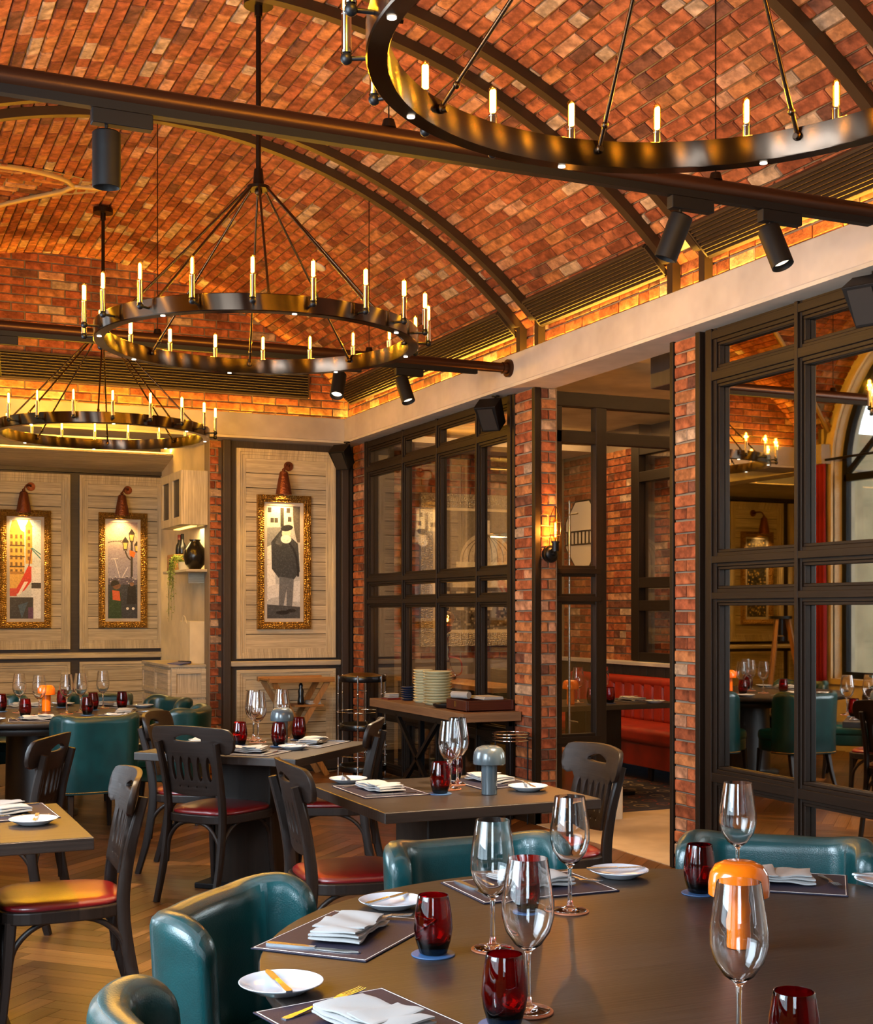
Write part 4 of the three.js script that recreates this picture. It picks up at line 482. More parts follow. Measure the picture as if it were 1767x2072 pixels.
// ---------- dresser corner in the recess ----------
{ const c = thing('base_cabinet', 'limed oak base cabinet with drawers in the recess corner', 'cabinet', [2.70, 0, -12.06]), w = .335, d = 1.2;
  mesh('body', [rspan(.01, w, .0, .98, -d, -.01, .004)], M.oakPale, c, 'y'); mesh('worktop', rspan(-.015, w, .98, 1.005, -d - .01, .008, .004), M.oakPale, c, 'x');
  const frameZ = (x0, x1, y0, y1, z0, z1, t) => [rspan(x0, x0 + t, y0, y1, z0, z1, .002), rspan(x1 - t, x1, y0, y1, z0, z1, .002), rspan(x0 + t, x1 - t, y0, y0 + t, z0, z1, .002), rspan(x0 + t, x1 - t, y1 - t, y1, z0, z1, .002)];
  const frameX = (x0, x1, y0, y1, z0, z1, t) => [rspan(x0, x1, y0, y1, z0, z0 + t, .002), rspan(x0, x1, y0, y1, z1 - t, z1, .002), rspan(x0, x1, y0, y0 + t, z0 + t, z1 - t, .002), rspan(x0, x1, y1 - t, y1, z0 + t, z1 - t, .002)];
  mesh('side_panel', frameZ(.012, w - .002, .70, .965, -.009, .012, .045), M.oakPale, c, 'x'); mesh('side_panel', frameZ(.012, w - .002, .06, .68, -.009, .012, .05), M.oakPale, c, 'x');
  for (let i = 0; i < 2; i++) { const z0 = -d + .02 + i * (d - .03) / 2, z1 = z0 + (d - .05) / 2; mesh('drawer', [...frameX(-.016, .009, .72, .955, z0, z1, .04), rspan(-.006, .009, .761, .914, z0 + .041, z1 - .041, .001)], M.oakPale, c, 'z'); mesh('door', [...frameX(-.016, .009, .06, .69, z0, z1, .05), rspan(-.006, .009, .111, .639, z0 + .051, z1 - .051, .001)], M.oakPale, c, 'y'); }
  const u = thing('wall_cabinet', 'limed oak wall cabinet with two dark glazed doors', 'cabinet', [2.80, 2.29, -12.0]); const W = .235, D = .86, H = .50; mesh('body', [rspan(.012, W, 0, H, -D, 0, .003)], M.oakPale, u, 'y'); for (let i = 0; i < 2; i++) { const z0 = -D + i * D / 2 + .003, z1 = z0 + D / 2 - .006; mesh('door', frameX(-.012, .011, .002, H - .002, z0, z1, .075), M.oakPale, u, 'y'); mesh('glass', span(0, .011, .078, H - .078, z0 + .076, z1 - .076), M.blackGloss, u); }
  areaLight('under_cabinet_light', new THREE.Color().setRGB(1, .72, .30), 24, .2, .7, [2.93, 2.28, -12.45], [2.98, 0, -12.45]);
  const ul = thing('under_cabinet_light', 'slim warm light under the oak wall cabinet', 'light strip'); mesh('strip', span(2.9, 2.96, 2.283, 2.289, -12.8, -12.1), M.led, ul);
  const sh = thing('wall_shelf', 'pale oak shelf below the wall cabinet', 'shelf'); mesh('board', rspan(2.84, 3.10, 1.86, 1.885, -13.0, -12.02, .003), M.oakPale, sh, 'z'); mesh('bracket', [rspan(2.95, 3.10, 1.76, 1.86, -12.42, -12.39, .003)], M.oakPale, sh);
  const wb = thing('wine_crate', 'small wooden wine crate on the pale oak shelf', 'box', [2.87, 1.885, -12.80]); mesh('box_body', [rspan(0, .2, 0, .16, -.15, .15, .003)], M.oakWarm, wb); mesh('stamp', span(-.001, 0, .04, .12, -.05, .05), M.slot, wb);
  for (const [dz, lab, mm] of [[-.06, 'dark wine bottle with red cap standing in the wine crate', M.red], [.07, 'dark wine bottle with black cap standing in the wine crate', M.black]]) { const b = thing('wine_bottle', lab, 'bottle', [2.97, 1.90, -12.80 + dz]); mesh('glass_body', lathe([[0, .146], [.036, .146], [.037, .16], [.037, .20], [.034, .235], [.016, .27], [.0145, .33], [0, .33]], 20), M.blackGloss, b); mesh('cap', lathe([[.0155, .29], [.0155, .345], [0, .345]], 16), mm, b); }
  const vs = thing('vase', 'round dark bronze vase on the pale oak shelf', 'vase', [2.975, 1.885, -12.24]); mesh('pot', lathe([[0, 0], [.05, 0], [.09, .05], [.11, .12], [.10, .19], [.06, .24], [.045, .265], [.055, .28], [.048, .28], [.038, .262], [.05, .235], [0, .05]], 32), std('#2b2723', .2, { metalness: .6 }), vs);
  // trailing plant
  const pl = thing('trailing_plant', 'trailing green plant hanging over the oak shelf', 'plant', [2.93, 1.885, -12.50]); mesh('pot', lathe([[0, 0], [.045, 0], [.055, .08], [.05, .08], [.04, .02], [0, .02]], 20), M.stone, pl); const rr = rng(17), lf = [], leaf = (() => { const s = new THREE.Shape(); s.moveTo(0, 0); s.quadraticCurveTo(.010, .008, 0, .024); s.quadraticCurveTo(-.010, .008, 0, 0); return new THREE.ShapeGeometry(s, 3); })(), st = [];
  for (let k = 0; k < 16; k++) { const a = rr() * 2 * PI, len = .12 + .42 * rr() * (cos(a - PI) > -.2 ? 1 : .3), P = [[.02 * cos(a), .07, .02 * sin(a)], [.06 * cos(a) - .03, .12 + .03 * rr(), .06 * sin(a)], [-.10 - .02 * rr(), .05, .09 * sin(a)], [-.11 - .02 * rr(), .05 - len, .10 * sin(a) + .02 * (rr() - .5)]], cu = new THREE.CatmullRomCurve3(pts3(P)); st.push(new THREE.TubeGeometry(cu, 14, .0015, 4)); for (let i = 0; i < 46; i++) { const p = cu.getPoint(i / 46), g = leaf.clone(); g.rotateX(rr() * 6); g.rotateY(rr() * 6); g.rotateZ(rr() * 6); lf.push(T(g, p.x + (rr() - .5) * .03, p.y + (rr() - .5) * .02, p.z + (rr() - .5) * .03)); } }
  mesh('stems', st, std('#4b5a22', .7), pl); const fo = mesh('leaves', lf, std('#7d8a2c', .6, { side: THREE.DoubleSide }), pl); fo.userData.kind = 'stuff';
  const bg = thing('paper_bag', 'cream paper carrier bag standing on the oak base cabinet', 'bag', [2.93, 1.005, -12.35]); mesh('sheet', [rspan(-.02, .12, 0, .40, -.22, .18, .004)], M.cream, bg); mesh('handle', tube([[-.022, .38, -.10], [-.03, .44, -.06], [-.03, .44, .02], [-.022, .38, .06]], .004, 20, 6), M.cream, bg);
  const mn = thing('menu_card', 'folded blue menu card lying on the oak base cabinet', 'menu', [2.80, 1.012, -12.13], .4); mesh('cover', [rbox(.12, .008, .2, .002, 0, .006, 0, 1).rotateZ(.12)], std('#4a4f8c', .4), mn); mesh('clip', rbox(.05, .02, .14, .004, .1, .012, -.05, 1), M.black, mn); }

// ---------- wooden bistro chair (faces +z) ----------
function sweepRect(path, w, d) { const rows = path.map((p, i) => { const a = path[max(0, i - 1)], b = path[min(path.length - 1, i + 1)], ty = b[1] - a[1], tz = b[2] - a[2], l = hypot(ty, tz), ny = -tz / l, nz = ty / l, t = i / (path.length - 1), hw = (typeof w === 'function' ? w(t) : w) / 2, hd = (typeof d === 'function' ? d(t) : d) / 2, c = .35; const out = []; for (const [u, v] of [[-1, -1 + c], [-1, 1 - c], [-1 + c, 1], [1 - c, 1], [1, 1 - c], [1, -1 + c], [1 - c, -1], [-1 + c, -1]]) out.push([p[0] + u * hw, p[1] + v * hd * ny, p[2] + v * hd * nz]); return out; }); return toCreasedNormals(skin(rows), .6); }
const bez = (P, n = 14) => new THREE.CatmullRomCurve3(pts3(P)).getPoints(n).map(p => [p.x, p.y, p.z]);
function makeBistroChair(label) {
  const c = thing('bistro_chair', label, 'chair'); c.userData.base = 'bistro_chair';
  const so = []; for (let i = 0; i < 40; i++) { const a = i / 40 * 2 * PI, e = 3.6, x = .215 * Math.sign(cos(a)) * abs(cos(a)) ** (2 / e), z = .21 * Math.sign(sin(a)) * abs(sin(a)) ** (2 / e); so.push([x * (1 + .10 * (z / .21)), -z]); }
  const seat = extrude(shape(so), .034, .005); seat.rotateX(-PI / 2); mesh('seat_frame', T(seat, 0, .415, 0), M.chairWood, c, 'x');
  const rows = []; for (let k = 0; k <= 6; k++) { const t = k / 6, s = t < .5 ? 1 - .02 * (1 - t) : 1, q = [.93, .95, .945, .90, .78, .5, .02][k], y = [.449, .458, .468, .476, .482, .486, .487][k]; rows.push(so.map(p => [p[0] * q, y, -p[1] * q])); } mesh('seat_pad', skin(rows), M.red, c);
  for (const s of [-1, 1]) { mesh('leg', sweepRect(bez([[s * .185, .42, .165], [s * .19, .2, .18], [s * .20, 0, .20]], 6), t => lerp(.036, .024, t), t => lerp(.036, .024, t)), M.chairWood, c, 'y');
    mesh('back_post', sweepRect(bez([[s * .175, 0, -.265], [s * .172, .2, -.215], [s * .168, .44, -.185], [s * .168, .62, -.203], [s * .178, .83, -.250]], 18), t => lerp(.026, .026, t), t => .030 + .012 * sin(t * PI)), M.chairWood, c, 'y'); }
  const backZ = (y, x) => -.190 - .14 * max(0, y - .45) ** 1.25 * 1.45 + .62 * x * x;
  const hw = .245, o = []; const side = [[.150, .560], [.152, .65], [.153, .755], [.17, .778], [.205, .770], [.234, .782], [hw + .002, .808], [hw + .005, .845], [.243, .875], [.228, .895], [.205, .902]]; side.forEach(p => o.push(p)); for (let i = 1; i < 12; i++) o.push([.205 - .41 * i / 12, .902 + .010 * sin(i / 12 * PI)]); side.slice().reverse().forEach(p => o.push([-p[0], p[1]])); for (let i = 1; i < 8; i++) o.push([-.150 + .30 * i / 8, .560 - .012 * sin(i / 8 * PI)]);
  const s = shape(o), hole = p => s.holes.push(new THREE.Path(p.map(q => new THREE.Vector2(...q)))); const sl = []; for (let i = 0; i <= 10; i++) { const t = i / 10; sl.push([-.085 + .17 * t, .848 + .022 * sin(t * PI)]); } for (let i = 0; i <= 10; i++) { const t = i / 10; sl.push([.085 - .17 * t, .836 - .004 * sin(t * PI)]); } hole(sl); for (let i = 0; i < 5; i++) hole(ellipsePts((i - 2) * .054, .690, .0155, .066, 14)); for (let i = 0; i < 4; i++) { const x = (i - 1.5) * .054; hole([[x - .006, .596], [x, .588], [x + .006, .596], [x, .605]]); }
  const g = flat(new TessellateModifier(.028, 6).modify(flat(T(extrude(s, .016, .0015, 4), 0, 0, -.008)))), p = g.attributes.position; for (let i = 0; i < p.count; i++) { const x = p.getX(i), y = p.getY(i); p.setZ(i, p.getZ(i) + backZ(y, x) + .012); } g.deleteAttribute('normal'); mesh('backrest', toCreasedNormals(g, .7), M.chairWood, c, 'x');
  c.scale.set(1.04, 1, 1.10);
  const arch = (a, b, top, out) => tube([a, [lerp(a[0], b[0], .06) + out[0], .33, lerp(a[2], b[2], .06) + out[1]], [lerp(a[0], b[0], .28), top, lerp(a[2], b[2], .28)], [lerp(a[0], b[0], .72), top, lerp(a[2], b[2], .72)], [lerp(a[0], b[0], .94) + out[0], .33, lerp(a[2], b[2], .94) + out[1]], b], .0105, 32, 8);
  mesh('brace', arch([-.185, .20, .185], [.185, .20, .185], .405, [0, 0]), M.chairWood, c); mesh('brace', arch([-.165, .20, -.20], [.165, .20, -.20], .405, [0, 0]), M.chairWood, c); for (const q of [-1, 1]) mesh('brace', arch([q * .172, .20, -.20], [q * .188, .20, .175], .405, [0, 0]), M.chairWood, c);
  return c;
}
const facing = (dx, dz) => atan2(dx, dz);
const ch0 = makeBistroChair('dark wooden bistro chair on the aisle side of the grey lamp table'); ch0.position.set(1.84, 0, -4.98); ch0.rotation.y = facing(1, .07);
[[.71, -4.98, -1, -.05, 'dark wooden bistro chair with red seat beside the square table laid with one napkin'],
 [2.77, -5.06, -1, -.05, 'dark wooden bistro chair tucked in beside the brick pillar end of the grey lamp table'],
 [1.80, -6.86, .80, -.62, 'dark wooden bistro chair showing its full back at the angled square table'],
 [2.42, -6.86, -.86, -.45, 'dark wooden bistro chair at the angled table close to the wine trolley'],
 [1.86, -7.62, .82, .45, 'dark wooden bistro chair at the angled table close to the teal armchairs'],
 [.68, -6.63, -.88, -.47, 'dark wooden bistro chair with its back to the table laid with one napkin'],
].forEach(([x, z, dx, dz, lab]) => copyOf(ch0, lab, null, [x, 0, z], facing(dx, dz)));

// ---------- teal armchair (faces +z) ----------
function makeArmchair(label) {
  const c = thing('armchair', label, 'armchair'); c.userData.base = 'armchair';
  const N = 64, rows = [], SB = .155, CR = .135, SF = .035, S = SB + CR * PI / 2 + SF;       // plan of the back: straight, round corner, short wing
  const path = t => { const q = abs(t) * S, s = Math.sign(t); if (q < SB) return [s * q, -.275 + .02 * (q / SB) ** 2 * .5]; const a = (q - SB) / CR; if (a < PI / 2) return [s * (SB + CR * sin(a)), -.265 + CR * (1 - cos(a))]; return [s * (SB + CR), -.265 + CR + (q - SB - CR * PI / 2)]; };
  for (let i = 0; i <= N; i++) { const t = sin(lerp(-1, 1, i / N) * PI / 2) * .6 + lerp(-1, 1, i / N) * .4, [x, z] = path(t), [x2, z2] = path(min(1, t + .02)), [x1, z1] = path(max(-1, t - .02)); let tx = x2 - x1, tz = z2 - z1; const l = hypot(tx, tz); tx /= l; tz /= l; const nx = -tz, nz = tx, end = (1 - abs(t)) * S, k = clamp(1 - end / .10, 0, 1), H = .808 + .016 * sstep(.35, .75, abs(t)) - .085 * (1 - sqrt(max(0, 1 - k * k))), e = clamp(end / .03, 0, 1), th = .036 * (.35 + .65 * sqrt(1 - (1 - e) ** 2)); const sec = [], y0 = .30, lean = y => -.05 * max(0, y - .42), P = (o, y) => sec.push([x + nx * o, y, z + nz * o + lean(y)]);
    P(-th, y0); P(-th * 1.0, .45); P(-th * 1.05, .62); P(-th * 1.12, H - .05); for (let q = 0; q <= 6; q++) { const a = PI - q / 6 * PI; P(cos(a) * th * 1.12, H - .036 + sin(a) * .036); } P(th * 1.12, H - .05); P(th * 1.3, .62); P(th * 1.2, .45); P(th, y0); rows.push(sec); }
  mesh('backrest', skin(rows), M.teal, c);
  const so = []; for (let i = 0; i < 44; i++) { const a = i / 44 * 2 * PI, e = 4, x = .262 * Math.sign(cos(a)) * abs(cos(a)) ** (2 / e), z = .25 * Math.sign(sin(a)) * abs(sin(a)) ** (2 / e); so.push([x, z + .02]); }
  mesh('seat_cushion', skin([[1.0, .395], [1.02, .41], [1.025, .44], [1.0, .462], [.94, .474], [.75, .482], [.4, .486], [.02, .487]].map(([q, y]) => so.map(p => [p[0] * q, y, .02 + (p[1] - .02) * q]))), M.teal, c); mesh('seat_base', skin([[.97, .30], [1.0, .31], [1.0, .395], [.96, .398]].map(([q, y]) => so.map(p => [p[0] * q, y, .02 + (p[1] - .02) * q]))), M.teal, c);
  const nails = []; for (let i = 2; i < N - 1; i++) { const a = rows[i][0], b = rows[i + 1][0]; for (const t of [0, .5]) nails.push(ball(.0045, lerp(a[0], b[0], t), .312, lerp(a[2], b[2], t), 6)); } const nl = mesh('nail_trim', nails, M.brass, c); nl.userData.kind = 'stuff';
  for (const sx of [-1, 1]) { mesh('leg', sweepRect([[sx * .22, .31, .21], [sx * .225, .15, .225], [sx * .23, 0, .24]], t => lerp(.045, .026, t), t => lerp(.045, .026, t)), M.chairWood, c, 'y'); mesh('leg', sweepRect([[sx * .20, .31, -.23], [sx * .21, .15, -.27], [sx * .22, 0, -.33]], t => lerp(.045, .028, t), t => lerp(.045, .028, t)), M.chairWood, c, 'y'); }
  c.scale.set(.90, 1, 1);
  return c;
}
const BT = [1.69, .75, -2.46], BACKT = [1.27, .75, -10.08];
const ar0 = makeArmchair('teal leather armchair at the big round table beside the bistro chair'); const seatAt = (o, cx, cz, ex, ez, fx, fz) => { const l = hypot(fx, fz); o.position.set(ex + fx / l * .275, 0, ez + fz / l * .275); o.rotation.y = facing(fx, fz); };
seatAt(ar0, 0, 0, .80, -3.17, .72, .69);
const arm = (lab, ex, ez, fx, fz) => { const o = copyOf(ar0, lab, null, [0, 0, 0]); seatAt(o, 0, 0, ex, ez, fx, fz); };
arm('teal leather armchair at the big round table in front of the lowest place setting', .46, -2.22, 1, -.18);
arm('teal leather armchair across the big round table beside the tall wine glasses', 1.72, -3.66, -.02, 1);
arm('teal leather armchair across the big round table behind the orange lamp', 2.62, -3.30, -.62, .72);
arm('teal leather armchair seen from behind at the table by the panelled wall', 1.52, -8.86, -.10, -1);
arm('teal leather armchair showing its face behind the table by the panelled wall', 1.95, -11.25, -.5, .9);
arm('teal leather armchair beside the base cabinet at the table by the panelled wall', 2.42, -10.55, -.95, .25);
arm('teal leather armchair at the table by the panelled wall next to the brick pier', 2.30, -9.35, -.9, -.55);
arm('teal leather armchair behind the small orange lamp of the table by the panelled wall', 1.05, -11.38, .1, 1);
arm('teal leather armchair at the window side of the table by the panelled wall', .22, -10.5, 1, .3);
arm('teal leather armchair at the aisle side of the table by the panelled wall', .42, -9.2, .7, -.7);

// ---------- tables ----------
function roundTable(label, [x, y, z], r) { const t = thing('round_table', label, 'table', [x, 0, z]); mesh('tabletop', lathe([[0, y - .04], [r - .03, y - .04], [r - .006, y - .034], [r, y - .022], [r, y - .006], [r - .005, y], [r * .6, y], [0, y]], 96), M.tableWood, t, 'x'); mesh('apron', lathe([[r - .22, y - .10], [r - .17, y - .10], [r - .17, y - .04], [r - .22, y - .04]], 64), M.tableEdge, t); mesh('pedestal', lathe([[.30, 0], [.30, .03], [.22, .05], [.21, y - .1], [.24, y - .04], [0, y - .04]], 48), M.tableEdge, t, 'y'); return t; }
function squareTable(label, x, z, w, d, turn = 0, y = .75) { const t = thing('square_table', label, 'table', [x, 0, z], turn); mesh('edge_band', rbox(w, .042, d, .004, 0, y - .0222, 0, 2), M.tableEdge, t, 'x'); mesh('tabletop', rbox(w - .008, .006, d - .008, .001, 0, y - .003, 0, 1), M.tableWood, t, 'x'); mesh('pedestal', [rbox(.34, y - .06, .34, .01, 0, (y - .04) / 2, 0)], M.frameWood, t, 'y'); mesh('foot_plate', rbox(.5, .03, .5, .006, 0, .015, 0), M.black, t); return t; }
roundTable('big round brown oak table with four place settings and an orange lamp', BT, .93);
roundTable('round oak table with glasses and a small orange lamp by the panelled wall', BACKT, .93);
squareTable('square oak table with the grey mushroom lamp', 2.29, -5.02, .93, .90); squareTable('square oak table laid with one napkin and bread plate', .285, -4.90, .93, .85); squareTable('square oak table standing at an angle before the tray stand', 2.07, -7.08, .96, .96, PI / 4);
squareTable('dark oak table beside the orange bench in the private dining room', 5.62, -9.45, 1.25, .72);

// ---------- tableware ----------
const gGlass = (() => { const o = [[.0, .0], [.040, .0], [.042, .0015], [.040, .003], [.020, .006], [.008, .012], [.0052, .03], [.0045, .07], [.005, .104], [.009, .112], [.026, .124], [.042, .148], [.0495, .176], [.0490, .205], [.0435, .245], [.0375, .284]], i = [[.0362, .284], [.0422, .245], [.0477, .205], [.0482, .176], [.0405, .149], [.024, .126], [.008, .1165], [0, .115]]; return lathe([...o, ...i], 48); })();
const gTumbler = lathe([[0, 0], [.026, 0], [.031, .003], [.039, .030], [.0425, .055], [.0405, .085], [.035, .118], [.0335, .127], [.0318, .127], [.033, .117], [.038, .085], [.0395, .055], [.036, .032], [.026, .012], [0, .010]], 40);
const gPlate = lathe([[0, .003], [.045, .003], [.048, 0], [.052, .003], [.070, .012], [.083, .019], [.084, .021], [.082, .0215], [.068, .0155], [.050, .0075], [0, .0065]], 56);
const gCoaster = lathe([[0, 0], [.047, 0], [.048, .001], [.048, .0028], [.047, .0036], [0, .0036]], 40);
const strip = (prof, th) => { const top = prof.map(([z, w, y]) => [[-w, y, z], [-w, y + th, z], [w, y + th, z], [w, y, z]]); return toCreasedNormals(skin(top), .6); };
const gKnife = [strip([[-.115, .001, .001], [-.108, .006, .001], [-.09, .010, .001], [-.02, .0095, .001], [-.005, .006, .001]], .0018), strip([[-.006, .0055, .001], [.0, .007, .0], [.05, .0075, 0], [.10, .0095, 0], [.112, .008, 0]], .006)];
const gFork = [strip([[-.055, .010, .010], [-.045, .012, .007], [-.035, .010, .005], [-.025, .0045, .006], [0, .0035, .008], [.04, .0045, .004], [.09, .0085, 0], [.10, .006, 0]], .0025), ...[-1.5, -.5, .5, 1.5].map(k => T(strip([[-.105, .0010, .014], [-.095, .0014, .012], [-.054, .0018, .010]], .0022), k * .0058, 0, 0))];
const gNapkin = (() => { const layer = (w, d, y, h, sk, seed, tx = 0) => { const g = new THREE.BoxGeometry(w, h, d, 22, 2, 12), p = g.attributes.position; for (let i = 0; i < p.count; i++) { const x = p.getX(i), yy = p.getY(i), z = p.getZ(i), ex = clamp((abs(x) / (w / 2) - .82) / .18, 0, 1), ez = clamp((abs(z) / (d / 2) - .78) / .22, 0, 1), thin = 1 - .55 * max(ex, ez) ** 2; p.setXYZ(i, x + sk * z + .0035 * sin(z * 46 + seed) * (abs(x) / w) + tx, y + yy * thin + .0032 * sin(x * 30 + seed) * cos(z * 22 + seed * 1.7) + .0016 * sin(x * 75 + z * 40 + seed), z + .003 * sin(x * 26 + seed * 2)); } g.computeVertexNormals(); return g; }; return [layer(.218, .122, .0070, .009, 0, 1), layer(.212, .118, .0150, .009, .05, 1.6), layer(.206, .110, .0225, .008, -.05, 2.1), layer(.078, .123, .0275, .006, .07, 2.6, .032)]; })();
const gLampCap = lathe([[.0, .198], [.034, .198], [.052, .190], [.063, .172], [.0665, .150], [.0665, .126], [.0645, .124], [.0625, .126], [.062, .150], [.05, .182], [0, .19]], 48), gLampStem = lathe([[0, 0], [.031, 0], [.0325, .003], [.0325, .126], [.030, .128], [.030, .150], [0, .150]], 36);
const kit = { };
function put(key, build, label, cat, at, turn, group) {      // first of a kind is built, the others are copies
  if (!kit[key]) { const o = thing(key.split('|')[0], label, cat, at, turn, group); o.userData.base = key.split('|')[0]; build(o); return kit[key] = o; }
  const o = copyOf(kit[key], label, group, at, turn); if (!group) delete o.userData.group; return o;
}
const wineGlass = (at, where, grp) => put('wine_glass', o => mesh('glass', gGlass, M.glass, o), 'clear stemmed wine glass ' + where, 'wine glass', at, 0, 'wine glasses ' + where);
const tumbler = (at, where, grp) => put('tumbler', o => mesh('glass', gTumbler, M.ruby, o), 'ruby red glass tumbler ' + where, 'tumbler', at, 0, 'red tumblers ' + where);
const plate = (at, turn, where, grp) => put('side_plate', o => { mesh('plate', gPlate, M.china, o); }, 'white china side plate ' + where, 'plate', at, turn, 'side plates ' + where);
const coaster = (at, blue, where, grp) => put(blue ? 'coaster|b' : 'coaster|t', o => mesh('disc', gCoaster, blue ? M.coasterBlue : M.coasterTan, o), (blue ? 'blue leather coaster ' : 'tan leather coaster ') + where, 'coaster', at, 0, (blue ? 'blue' : 'tan') + ' coasters ' + where);
const napkin = (at, turn, where) => put('napkin', o => mesh('cloth', gNapkin.map(g => g.clone()), M.linen, o), 'folded white linen napkin ' + where, 'napkin', at, turn, 'napkins ' + where);
const knife = (at, turn, where) => put('table_knife', o => { mesh('blade', gKnife[0], M.chrome, o); mesh('handle', gKnife[1], M.steel, o); }, 'steel table knife ' + where, 'knife', at, turn, 'knives ' + where);
const fork = (at, turn, where) => put('table_fork', o => mesh('fork', gFork, M.steel, o), 'steel table fork ' + where, 'fork', at, turn, 'forks ' + where);
const butterKnife = (at, turn, where) => put('butter_knife', o => mesh('knife', [gKnife[0].clone().scale(.8, 1, .75), gKnife[1].clone().scale(.8, .8, .75)], M.steel, o), 'butter knife on the plate ' + where, 'knife', at, turn, 'butter knives ' + where);
const placemat = (at, turn, where) => put('placemat', o => { mesh('leather', rbox(.40, .0035, .285, .0016, 0, .0018, 0, 2), M.mat, o); const s = (x0, x1, z0, z1) => box(max(.0016, x1 - x0), .0008, max(.0016, z1 - z0), (x0 + x1) / 2, .0037, (z0 + z1) / 2); mesh('stitching', [s(-.194, .194, -.137, -.137), s(-.194, .194, .137, .137), s(-.194, -.194, -.137, .137), s(.194, .194, -.137, .137)], M.stitch, o); }, 'dark plum leather placemat ' + where, 'placemat', at, turn, 'placemats ' + where);
const mushroom = (at, orange, label) => put(orange ? 'mushroom_lamp|o' : 'mushroom_lamp|g', o => { mesh('stem', gLampStem, orange ? M.orange : M.greyLamp, o); mesh('shade', gLampCap, orange ? M.orange : M.greyLamp, o); }, label, 'table lamp', at, 0);
const Y = .75;
function setting(cx, cz, fx, fz, where, grp, full = 1, nap = [0, 0, .12]) { const l = hypot(fx, fz); fx /= l; fz /= l; const rx = -fz, rz = fx, tn = facing(-fx, -fz), y = Y, at = (a, b, h = .0037) => [cx + rx * a - fx * b, y + h, cz + rz * a - fz * b];
  placemat(at(0, 0, .0002), tn, where, grp); napkin(at(nap[0], nap[1], .0065), tn + nap[2], where, grp); knife(at(.155, .01), tn + .05, where, grp); if (full) fork(at(-.15, .02), tn + .25, where, grp); plate(at(-.30, .03, .0002), tn, where, grp); butterKnife([...at(-.295, .04, .0215)], tn + 1.35, where, grp); }
const drink = (x, z, where, glass, grp = where) => { coaster([x, Y, z], !glass, where, grp); (glass ? wineGlass : tumbler)([x, Y + .004, z], where, grp); };
const W1 = 'on the big round table', W2 = 'on the grey lamp table', W3 = 'on the square table with one setting', W4 = 'on the angled table', W5 = 'on the round table by the panelled wall', W6 = 'on the private room table';
setting(1.06, -2.88, .68, .73, 'at the big round table seat beside the bistro chair'); setting(.866, -2.22, .98, -.18, 'at the big round table seat facing the mirrored panes'); setting(1.69, -3.18, -.02, 1, 'at the big round table seat backing the grey lamp table'); setting(2.337, -2.967, -.65, .76, 'at the big round table seat backing the mirrored panes');
drink(1.168, -2.641, 'beside the napkin at the seat by the bistro chair', 0); drink(1.085, -2.135, 'in front of a wine glass stem at the mirror-facing seat', 0); drink(1.536, -2.899, 'seen through two wine glasses on the big table', 0); drink(2.067, -2.926, 'beside the orange lamp of the big table', 0); { const p = onY(1607, 2012, .876); drink(p.x, p.z, 'on the bare side of the big round table', 0); }
drink(1.305, -2.626, 'beside the tumbler at the seat by the bistro chair', 1); drink(1.646, -2.88, 'beside the plate at the seat backing the grey lamp table', 1); drink(1.163, -2.192, 'behind the tumbler at the mirror-facing seat', 1); drink(2.19, -2.926, 'behind the orange lamp of the big table', 1); drink(1.391, -1.855, 'standing in front of the orange lamp stem', 1);
mushroom([1.795, Y, -2.394], 1, 'glossy orange mushroom lamp on the big round table');
setting(2.03, -5.14, 1, 0, 'at the aisle seat of the grey lamp table'); setting(2.57, -5.20, -1, 0, 'at the pillar seat of the grey lamp table'); drink(2.22, -4.95, 'beside the stem of the grey lamp', 0); drink(2.455, -5.33, 'behind the grey lamp towards the service table', 0); drink(2.315, -5.06, 'beside the red tumbler at the grey lamp', 1); drink(2.41, -5.19, 'between the red tumblers behind the grey lamp', 1); mushroom([2.40, Y, -4.86], 0, 'grey mushroom lamp on the square table by the brick pillar');
setting(.56, -5.13, -1, .03, W3, null, 1, [.02, -.01, .1]);
setting(2.40, -7.10, -.707, -.707, 'at the trolley side of the angled table'); setting(1.93, -6.81, .707, -.707, 'at the aisle side of the angled table', null, 0); setting(1.83, -7.31, .707, .707, 'at the armchair side of the angled table', null, 0); drink(2.00, -7.19, 'behind the fully seen chair back on the angled table', 0); drink(2.183, -7.05, 'in front of the lamp on the angled table', 0); drink(2.40, -7.36, 'beside the trolley side napkin of the angled table', 0); drink(2.16, -7.47, 'at the far corner of the angled table', 1); drink(2.14, -7.31, 'beside the stem of the angled table lamp', 1); drink(2.34, -7.50, 'towards the tray stand on the angled table', 1); mushroom([2.265, Y, -7.25], 0, 'grey mushroom lamp on the angled square table');
[[1.27, -10.75, 0, 1, 'by the recess panels'], [1.90, -10.55, -.95, .7, 'by the base cabinet'], [.63, -10.3, 1, .2, 'on the window side'], [1.20, -9.42, .1, -1, 'at the armchair seen from behind'], [1.86, -9.75, -.9, -.5, 'by the brick pier']].forEach(p => setting(...p.slice(0, 4), 'on the panelled wall table ' + p[4])); [[1.147, -9.70], [1.58, -9.72], [1.92, -10.22], [1.05, -10.34], [1.70, -10.20], [1.53, -10.60]].forEach(p => drink(...p, W5, 0)); [[1.26, -9.84], [1.46, -9.90], [1.58, -10.04], [1.80, -10.36], [.98, -10.47], [1.16, -10.16]].forEach(p => drink(...p, W5, 1)); mushroom([1.36, Y, -10.22], 1, 'small orange mushroom lamp on the round table by the panelled wall');
squareTable('square oak table on the window side behind the single setting', .02, -6.98, .93, .90, .5); setting(.36, -6.80, -.88, -.47, 'on the window side square table');
